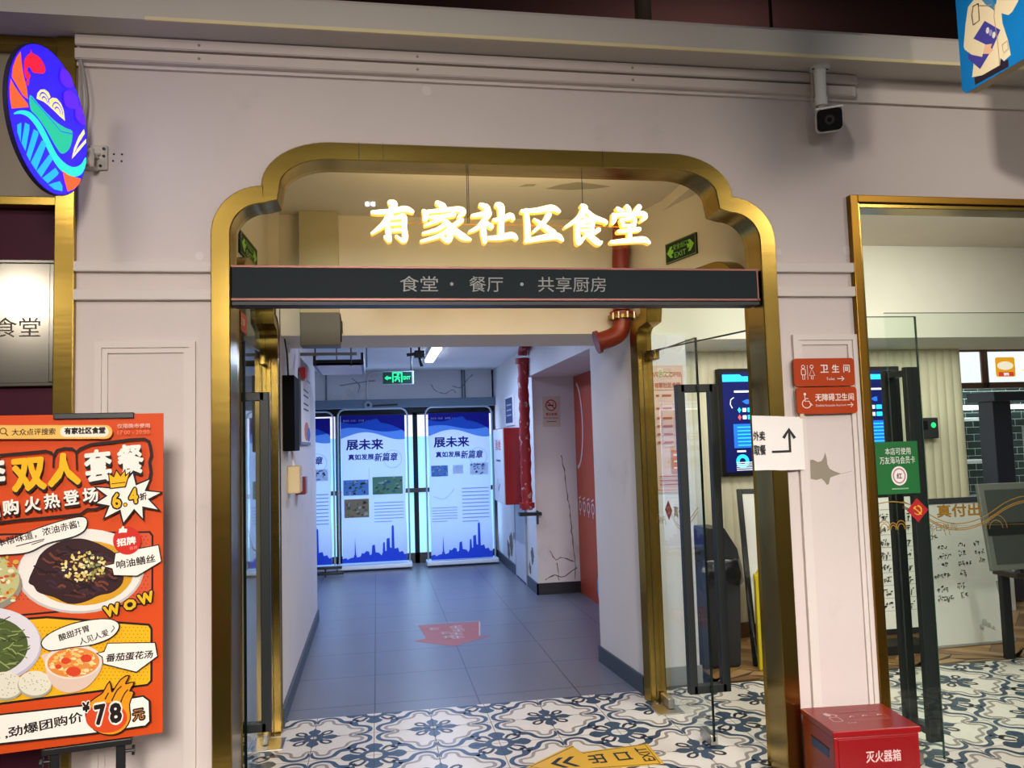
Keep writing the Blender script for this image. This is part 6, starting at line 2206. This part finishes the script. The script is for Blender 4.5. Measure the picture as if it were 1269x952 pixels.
MB().prism(pts, 'x', 2.5, 2.545, mat('sign_edge_tan', 'c0a98a', 0.5)).build('panel', t)
MB().prism(pts, 'x', 2.4985, 2.5, mat('sign_bright_blue', '0f78be', 0.45)).build('face', t)
m = MB()
for y in (2.4, 2.8):
    m.tube([(2.52, y, 3.8), (2.52, y, 4.6)], 0.01, STEEL, 8)
m.build('hanger', t)
a = Art((2.4985, 2.95, 2.95), (0, -1, 0), (0, 0, 1), (-1, 0, 0))
DC = {'coat': ('print_coat', 'eedcb4'), 'shirt': ('print_shirt', '4d86b0'), 'trouser': ('print_trouser', '2b2330'), 'book': ('print_book', '47439a'), 'arm': ('print_coat', 'eedcb4'), 'hand': ('print_skin', 'f0b896')}
for k_ in ('trouser', 'coat', 'shirt', 'book', 'arm', 'hand'):
    a.poly(DOC[k_], mat(DC[k_][0], DC[k_][1], 0.5), 'figure')
for k_ in ('d1', 'd2', 'd3'):
    u, v = DOC[k_][0]
    a.ell(u, v, 0.009, 0.013, mat('print_dot', 'e4dcd0' if k_ != 'd2' else '9a94c4', 0.5) if k_ != 'd2' else mat('print_dot_lilac', '9a94c4', 0.5), 'figure', n=16)
a.line(DOC['sling'], 0.0045, mat('print_brown', '4a2420', 0.5), 'figure', True)
GB = mat('print_tan_line', 'b49a78', 0.5)
a.line(DOC['pocket'], 0.003, GB, 'figure', True)
a.line(DOC['zip'], 0.003, GB, 'figure')
a.line([(0.03 + 0.11, 0.30), (0.17, 0.283), (0.205, 0.265)], 0.003, GB, 'figure')
# the rest of the figure above the frame: head and raised arm
a.poly([(0.20, 0.34), (0.33, 0.24), (0.42, 0.30), (0.34, 0.42), (0.25, 0.46)], mat('print_coat', 'eedcb4', 0.5), 'figure')
a.ell(0.20, 0.50, 0.075, 0.095, mat('print_skin', 'f0b896', 0.5), 'figure')
a.ell(0.20, 0.56, 0.08, 0.06, mat('print_hair', '2b2330', 0.5), 'figure')
a.done(t)

# ------------------------------------------------------------------ food poster on its stand, lower left
ang = R(9)
PX, PY, PZ, PH, PWD = -0.717, 2.90, 0.572, 1.065, 0.72
org = Vector((PX - PWD * math.cos(ang), PY - PWD * math.sin(ang), PZ))
t = thing('food_poster', 'orange set-meal poster board on a black stand in front of the left pilaster', 'poster', (org.x, org.y, 0), ang)


def PP(x, y):
    """artwork grid of the poster (1 unit = 2.43 mm wide) to board metres"""
    yb, yt = 909 + (202 - x) * 0.134, 512.6 + (202 - x) * 0.015
    return (PWD - (202 - x) * 0.00243, (yb - y) / (yb - yt) * PH)


MB().bbox(0, 0, PZ, PWD, 0.006, PZ + PH, mat('poster_orange', 'd0480f', 0.38, 0, 0.03), 0.001).build('board', t, local=True)
a = Art((0, 0, PZ), (1, 0, 0), (0, 0, 1), (0, -1, 0), 0.00006, 0.0003)
PB, PWt, PY_, PR = mat('poster_black', '1c1312', 0.4), mat('poster_white', 'eee7dc', 0.42), mat('poster_yellow', 'f2b211', 0.42), mat('poster_red', 'c22a1c', 0.42)


def G(pts):
    return [PP(x, y) for x, y in pts]


def gpoly(pts, m, part='print', sm=False):
    q = smooth_pts(pts, 5, True) if sm else pts
    a.poly(G(q), m, part)


def gell(cx, cy, rx, ry, m, part='print', rot=0, n=32):
    gpoly([rot2((cx + rx * math.cos(R(q * 360 / n)), cy + ry * math.sin(R(q * 360 / n))), cx, cy, -rot) for q in range(n)], m, part)


def gline(pts, w, m, part='print', closed=False, sm=False):
    q = smooth_pts(pts, 5, closed) if sm else pts
    a.line(G(q), w * 0.00243, m, part, closed)


def gtext(s_, cx, cy, h, m, bold=0.0, width=None, rot=0.0, shear=0.0, part='lettering'):
    u, v = PP(cx, cy)
    a.text(s_, u, v, h * 0.00252, m, part, bold, width * 0.00243 if width else None, rot=rot, shear=shear)


def boxed(pts, w, fill, edge=None):
    q = G(pts)
    a.outline(q, w * 0.00243, edge or PB, 'print')
    a.poly(q, fill, 'print')


# comic panels
boxed([(-80, 668), (184, 664), (187, 668), (187, 746), (184, 750), (-80, 775)], 2.6, mat('poster_red_orange', 'd0522c', 0.42))
boxed([(-80, 778), (-20, 776), (60, 770), (183, 779), (186, 783), (186, 846), (182, 850), (-80, 884)], 3.0, PY_)
a.hold = True
DOT1, DOT2 = mat('poster_dot_red', '9c2c18', 0.42), mat('poster_dot_brown', 'b8801a', 0.42)
for i in range(-2, 38):
    for j in range(0, 18):
        x, y = i * 5 + (2.5 if j % 2 else 0), 668 + j * 4.6
        if x < 184 and y < 748 and (x > 165 or y > 735):
            gell(x, y, 0.9, 0.9, DOT1, n=6)
        y2 = 781 + j * 4.2
        if x < 183 and y2 < 848:
            gell(x, y2, 0.9, 0.9, DOT2, n=6)
a.hold = False
a.k += 1
# big plate of glossy braised eel
PLATE, PLS = mat('poster_plate', 'e6dfd6', 0.42), mat('poster_plate_rim', 'c3bab4', 0.42)
gell(101, 712, 77, 52, PLS, rot=4)
gell(101, 710, 75, 51, PLATE, rot=4)
gell(104, 714, 61, 40, mat('poster_sauce', 'd29a1c', 0.42), rot=4)
gpoly([(46, 703), (52, 690), (64, 680), (80, 673), (100, 671), (118, 676), (132, 683), (142, 690), (146, 700), (152, 716), (150, 728), (138, 738), (122, 742), (104, 750), (86, 752), (68, 744), (50, 738), (44, 730), (38, 724)], mat('poster_eel', '33181c', 0.35), sm=True)
rp = random.Random(21)
EC = [mat('poster_eel_' + n_, c_, 0.35) for n_, c_ in (('brown', '4e2620'), ('plum', '3c2230'), ('dark', '210e12'), ('rust', '6e3826'))]
for _ in range(70):
    an, rr = rp.uniform(0, 6.28), rp.uniform(0.1, 0.92) ** 0.6
    cx, cy = 98 + 50 * rr * math.cos(an), 712 + 33 * rr * math.sin(an)
    d = rp.uniform(-0.5, 0.9)
    l_ = rp.uniform(8, 17)
    p = [(cx - l_ / 2, cy - d * l_ / 3), (cx, cy + rp.uniform(-3, 3)), (cx + l_ / 2, cy + d * l_ / 3)]
    gline(p, rp.uniform(1.6, 3.6), rp.choice(EC), 'braised_dish', sm=True)
GC = [mat('poster_garlic_' + n_, c_, 0.42) for n_, c_ in (('gold', 'd8bd62'), ('cream', 'e6d79c'), ('green', '7d8a52'), ('olive', '8f8a4a'))]
a.hold = True
for _ in range(120):
    an, rr = rp.uniform(0, 6.28), rp.random() ** 0.6
    cx, cy = 104 + 27 * rr * math.cos(an), 706 + 19 * rr * math.sin(an)
    a.k += 0.05
    gell(cx, cy, rp.uniform(1, 2.6), rp.uniform(1, 2.4), rp.choice(GC[:2] if abs(an - 3.1) < 1.8 else GC), 'braised_dish', n=6)
a.hold = False
a.k += 1
# left-hand plates
gell(-14, 728, 45, 34, mat('poster_grey_dish', '8f8678', 0.42))
gell(-14, 722, 42, 32, mat('poster_salad', 'b9b880', 0.42))
SC_ = [mat('poster_salad_' + n_, c_, 0.42) for n_, c_ in (('cream', 'ded9b8'), ('red', 'c4502c'), ('lime', '93a058'), ('gold', 'd0a53c'))]
a.hold = True
for _ in range(70):
    a.k += 0.04
    gell(rp.uniform(-14, 24), rp.uniform(694, 750), rp.uniform(1.5, 4), rp.uniform(1.2, 3), rp.choice(SC_), 'salad_dish', n=7)
a.hold = False
a.k += 1
gell(-4, 802, 59, 46, mat('poster_lilac_rim', 'b9b4c4', 0.42))
gell(-4, 800, 57, 44, mat('poster_lilac_plate', 'd8d3da', 0.42))
gell(-8, 803, 47, 36, mat('poster_greens', '4d5a2c', 0.42))
VC = [mat('poster_greens_' + n_, c_, 0.42) for n_, c_ in (('light', '93a05c'), ('mid', '66783a'), ('dark', '35421f'))]
for _ in range(80):
    an, rr = rp.uniform(0, 6.28), rp.random() ** 0.5
    cx, cy = -6 + 44 * rr * math.cos(an), 801 + 33 * rr * math.sin(an)
    d = rp.uniform(-1.3, 1.3)
    gline([(cx - 6, cy - 6 * d * .6), (cx + 1, cy + rp.uniform(-2, 2)), (cx + 6, cy + 6 * d * .6)], 1.3, rp.choice(VC), 'greens_dish')
# rice cakes and soup bowl
for cx, cy, rx, ry in ((14, 850, 20, 17), (48, 848, 19, 16)):
    gell(cx, cy + 2, rx + 1, ry, mat('poster_cake_edge', 'a9a48e', 0.42))
    gell(cx, cy, rx, ry - 1, mat('poster_cake', 'ddd8c4', 0.42))
    a.hold = True
    for _ in range(26):
        an, rr = rp.uniform(0, 6.28), rp.random() ** 0.5
        a.k += 0.03
        gell(cx + (rx - 3) * rr * math.cos(an), cy + (ry - 3) * rr * math.sin(an), 0.8, 0.6, mat('poster_speck', '8c8c66', 0.42), 'rice_cake', n=5)
    a.hold = False
    a.k += 1
gpoly([(59, 823), (62, 838), (70, 852), (82, 859), (95, 859), (110, 852), (122, 838), (127, 826), (125, 812), (60, 812)], mat('poster_bowl', 'd9bfae', 0.42), sm=True)
gell(93, 822, 34, 21, mat('poster_bowl_rim', 'e6d3c6', 0.42), rot=4)
gell(93, 823, 31, 18, mat('poster_soup', 'd98a3c', 0.42), rot=4)
TC = [mat('poster_tomato_' + n_, c_, 0.4) for n_, c_ in (('red', 'd2401e'), ('egg', 'f0bc6a'), ('orange', 'e27a2a'), ('pale', 'f0d29a'))]
a.hold = True
for _ in range(90):
    an, rr = rp.uniform(0, 6.28), rp.random() ** 0.5
    a.k += 0.04
    gell(93 + 28 * rr * math.cos(an), 823 + 16 * rr * math.sin(an), rp.uniform(1.5, 4), rp.uniform(1.2, 2.6), rp.choice(TC[1:]), 'soup_bowl', n=6)
a.hold = False
a.k += 1
for cx, cy, rx, ry in ((84, 821, 6, 4), (108, 818, 7, 5), (93, 834, 9, 6), (75, 828, 4, 3)):
    gell(cx, cy, rx, ry, TC[0], 'soup_bowl', n=12)
# speech bubbles and labels
bub = [(-20, 690), (-2, 680), (20, 671), (50, 658), (80, 648), (100, 644), (107, 648), (104, 660), (90, 668), (60, 676), (38, 687), (10, 690)]
boxed([q[:2] for q in smooth_pts(bub, 4, True)], 1.4, PWt)
gtext('本帮味道，浓油赤酱!', 50, 664, 10.5, PB, bold=0.012, width=98, rot=12)
gline([(24, 680), (57, 671)], 1.2, PB)
gline([(42, 678), (56, 673)], 1.0, PB)
bub = [(56, 802), (58, 794), (70, 785), (92, 776), (118, 771), (138, 771), (147, 777), (144, 786), (134, 794), (114, 801), (90, 804), (66, 808)]
boxed([q[:2] for q in smooth_pts(bub, 4, True)], 1.4, PWt)
gtext('酸甜开胃', 93, 787, 9.0, PB, bold=0.02, width=37, rot=15)
gtext('人见人爱', 117, 792, 9.0, PB, bold=0.01, width=36, rot=15)
gline([(140, 778), (142, 781), (138, 786)], 1.2, PB)
boxed([(128.6, 704.8), (141, 702), (143, 689), (196, 679), (199.6, 698.6), (169.6, 716.4), (141, 715.5), (139, 707.5)], 1.3, PWt)
gtext('响油鳝丝', 168, 699, 11, PB, bold=0.02, width=49, rot=7)
boxed([(122, 812), (130, 810), (134, 800), (192, 799), (195, 815), (169, 834), (129, 824), (128, 816)], 1.3, PWt)
gtext('番茄蛋花汤', 161, 815, 10.5, PB, bold=0.025, width=58, rot=-1, shear=0.1)
gell(157, 673, 17.5, 17.5, mat('poster_badge_red', 'c8281c', 0.4))
gtext('招牌', 156, 674, 10.5, PWt, bold=0.04, width=24, rot=6)
gtext('推荐', 165, 682, 4.5, mat('poster_badge_pink', 'e08a7a', 0.4), width=10, rot=6)
gpoly([(150, 663), (146.5, 664), (147, 658.5), (149.5, 658), (151, 655), (153, 655.5), (153, 658), (157, 658.5), (156.5, 663)], PWt)
# WOW
for off, m_, b_ in ((0, PB, 0.16), (0, PY_, 0.055)):
    for ch, x, y, h_ in (('W', 139, 759, 15), ('O', 161, 752, 14), ('W', 181, 744, 15)):
        gtext(ch, x, y, h_ * (1.22 if m_ is PB else 1), m_, bold=b_, width=(20 if ch == 'W' else 16) * (1.2 if m_ is PB else 1), rot=14)
# heading with its brush outline
HL = [(-60, 576), (0, 566.5), (58, 561), (64, 563), (67, 567), (71, 560), (80, 557.5), (89, 558), (94, 562), (99, 558), (112, 552.5), (138, 549.5), (160, 546.5), (178, 545.5), (184, 548.5), (186, 556), (187.5, 566), (185, 575), (187, 588), (185, 597)]
gline(HL, 4.0, PB)
gline([(67, 567), (66.5, 582)], 2.2, PB)
gline([(94, 562), (95, 585)], 2.2, PB)
for ch, x, y, w_, h_, m_, rt in (('季', -9, 587, 40, 45, PWt, 4), ('双', 38, 590, 41, 43, PY_, 4), ('人', 79.5, 584, 40, 43, PY_, 3), ('套', 121, 579, 34, 43, PWt, 4), ('餐', 161, 571, 33, 40, PWt, 4)):
    gtext(ch, x + 0.6, y + 3.6, h_, PB, bold=0.05, width=w_, rot=rt)
    gtext(ch, x, y, h_, m_, bold=0.05 if m_ is PY_ else 0.035, width=w_, rot=rt)
for ch, x, y in (('团', -4, 635), ('购', 18, 631), ('火', 43, 627), ('热', 66, 623), ('登', 89, 619), ('场', 112, 616)):
    gtext(ch, x + 0.3, y + 2.8, 20, PB, bold=0.04, width=20, rot=6)
    gtext(ch, x, y, 19.5, PWt, bold=0.03, width=19, rot=6)
gline([(-60, 660), (0, 651), (30, 647), (52, 645), (100, 640), (108, 634), (118, 634), (132, 628)], 3.6, PB)
# starburst price
sb = [(119, 606.5), (138, 608), (150, 607), (164, 589), (168, 604), (185, 597), (179, 611), (199, 613), (183, 621), (196, 634), (176, 630), (177, 645), (166, 633), (153, 650), (149, 634), (130, 644), (136, 629), (120, 626), (133, 617)]
boxed(sb, 2.2, PWt)
for bl_, m_ in ((0.11, PB), (0.03, PY_)):
    gtext('6', 144, 623, 20 if m_ is PY_ else 24, m_, bold=bl_, width=11 if m_ is PY_ else 15, rot=6)
    gtext('.', 155, 628, 3.6 if m_ is PY_ else 6, m_, bold=bl_, width=3.6 if m_ is PY_ else 6)
    gtext('4', 165, 617, 20 if m_ is PY_ else 24, m_, bold=bl_, width=11 if m_ is PY_ else 15, rot=6)
gtext('折', 177.5, 617.5, 9.5, PB, bold=0.03, width=9, rot=6)
boxed([(137, 607), (135, 590), (141, 594), (144, 586), (149, 593), (154, 586), (154.5, 593.5), (160, 588), (156, 600), (154.5, 605)], 1.5, PY_)
gline([(138, 602), (155, 600)], 1.2, PB)
# search pill and hours
boxed(rrect_pts(-40, 528.5, 138, 545, 8), 0.6, mat('poster_pill', 'e9b85c', 0.42), mat('poster_pill_edge', 'd8a04a', 0.42))
gpoly(rrect_pts(75, 530, 134, 543, 6.2), mat('poster_pill_white', 'ece2cf', 0.42))
gline([(8.5 + 3.6 * math.cos(R(q)), 535.5 + 3.6 * math.sin(R(q))) for q in range(0, 360, 24)], 1.1, PB, 'lettering', True)
gline([(11, 538), (14, 541.5)], 1.3, PB, 'lettering')
gtext('大众点评搜索', 44, 536.5, 8.6, PB, bold=0.012, width=51)
gtext('有家社区食堂', 105, 535, 9.0, PB, bold=0.05, width=50)
gtext('仅限晚市使用', 165, 529, 6.2, mat('poster_pink_ink', 'e6b8a4', 0.42), bold=0.01, width=41)
gtext('17:00 - 20:00', 165, 537, 5.4, mat('poster_salmon_ink', 'e0805e', 0.42), width=40)
# price strip
boxed([(-90, 893), (0, 886), (110, 874), (178, 863), (185, 868), (186, 892), (181, 897), (110, 907), (0, 919), (-90, 928)], 2.2, PWt)
gtext('元 ,劲爆团购价', 50, 899, 13.5, PB, bold=0.022, width=112, rot=6)
boxed([q[:2] for q in smooth_pts([(110, 886), (113, 872), (122, 864), (130, 858), (137, 846), (140, 858), (146, 850), (152, 842), (160, 838), (156, 848), (166, 846), (161, 856), (166, 858), (161, 872), (162, 890), (152, 904), (136, 908), (120, 902)], 3, True)], 1.6, mat('poster_flame', 'e8920f', 0.42))
gell(134, 888, 25, 18, mat('poster_fireball', 'd0461c', 0.42))
for q in ([(140, 868), (146, 856), (152, 850)], [(150, 872), (155, 860), (160, 854)], [(132, 866), (136, 858)]):
    gline(q, 1.6, PB, sm=True)
for bl_, m_, gx in ((0.13, PWt, 1.2), (0.05, PB, 1.0)):
    gtext('¥', 109.5, 875, 13 * gx, m_, bold=bl_, width=9 * gx, rot=4)
    gtext('7', 126.5, 884, 27 * (gx * 0.96), m_, bold=bl_ * 0.9, width=14 * gx, rot=4)
    gtext('8', 145, 882, 27 * (gx * 0.96), m_, bold=bl_ * 0.9, width=15 * gx, rot=4)
gtext('元', 173, 884, 17, PB, bold=0.10, width=17, rot=4)
gtext('元', 173, 884, 13, mat('poster_copper', 'c0762c', 0.42), bold=0.0, width=13, rot=4)
for k_, q in a.parts.items():
    k_ = k_.split('#')[0]
    # keep the artwork on the board: trim at the left edge
    q.v = [Vector((max(0.0, p.x), p.y, p.z)) for p in q.v]
    q.build(k_, t, local=True)
u0, u1 = PWD - 0.345, PWD - 0.103
m = MB()
for u in (u0 + 0.01, u1 - 0.04):
    m.bbox(u, 0.012, 0.0, u + 0.028, 0.034, PZ + PH - 0.002, BLACK, 0.003)
    m.bbox(u, -0.16, 0.0, u + 0.028, 0.25, 0.02, BLACK, 0.003)
m.bbox(u0 - 0.01, -0.010, PZ - 0.022, u1 + 0.01, 0.034, PZ - 0.001, BLACK, 0.003)
m.bbox(u0 + 0.012, -0.010, PZ + PH - 0.016, u1 + 0.012, 0.034, PZ + PH + 0.004, BLACK, 0.003)
m.build('stand', t, local=True)
m = MB()
for u, s in ((u0 + 0.01, -1), (u1 - 0.012, 1)):
    m.cyl((u, 0.023, PZ - 0.05), (u + s * 0.020, 0.023, PZ - 0.05), 0.005, BLACK, 10)
    m.cyl((u + s * 0.020, 0.023, PZ - 0.05), (u + s * 0.028, 0.023, PZ - 0.05), 0.016, BLACK, 14)
m.build('clamp_knob', t, local=True)
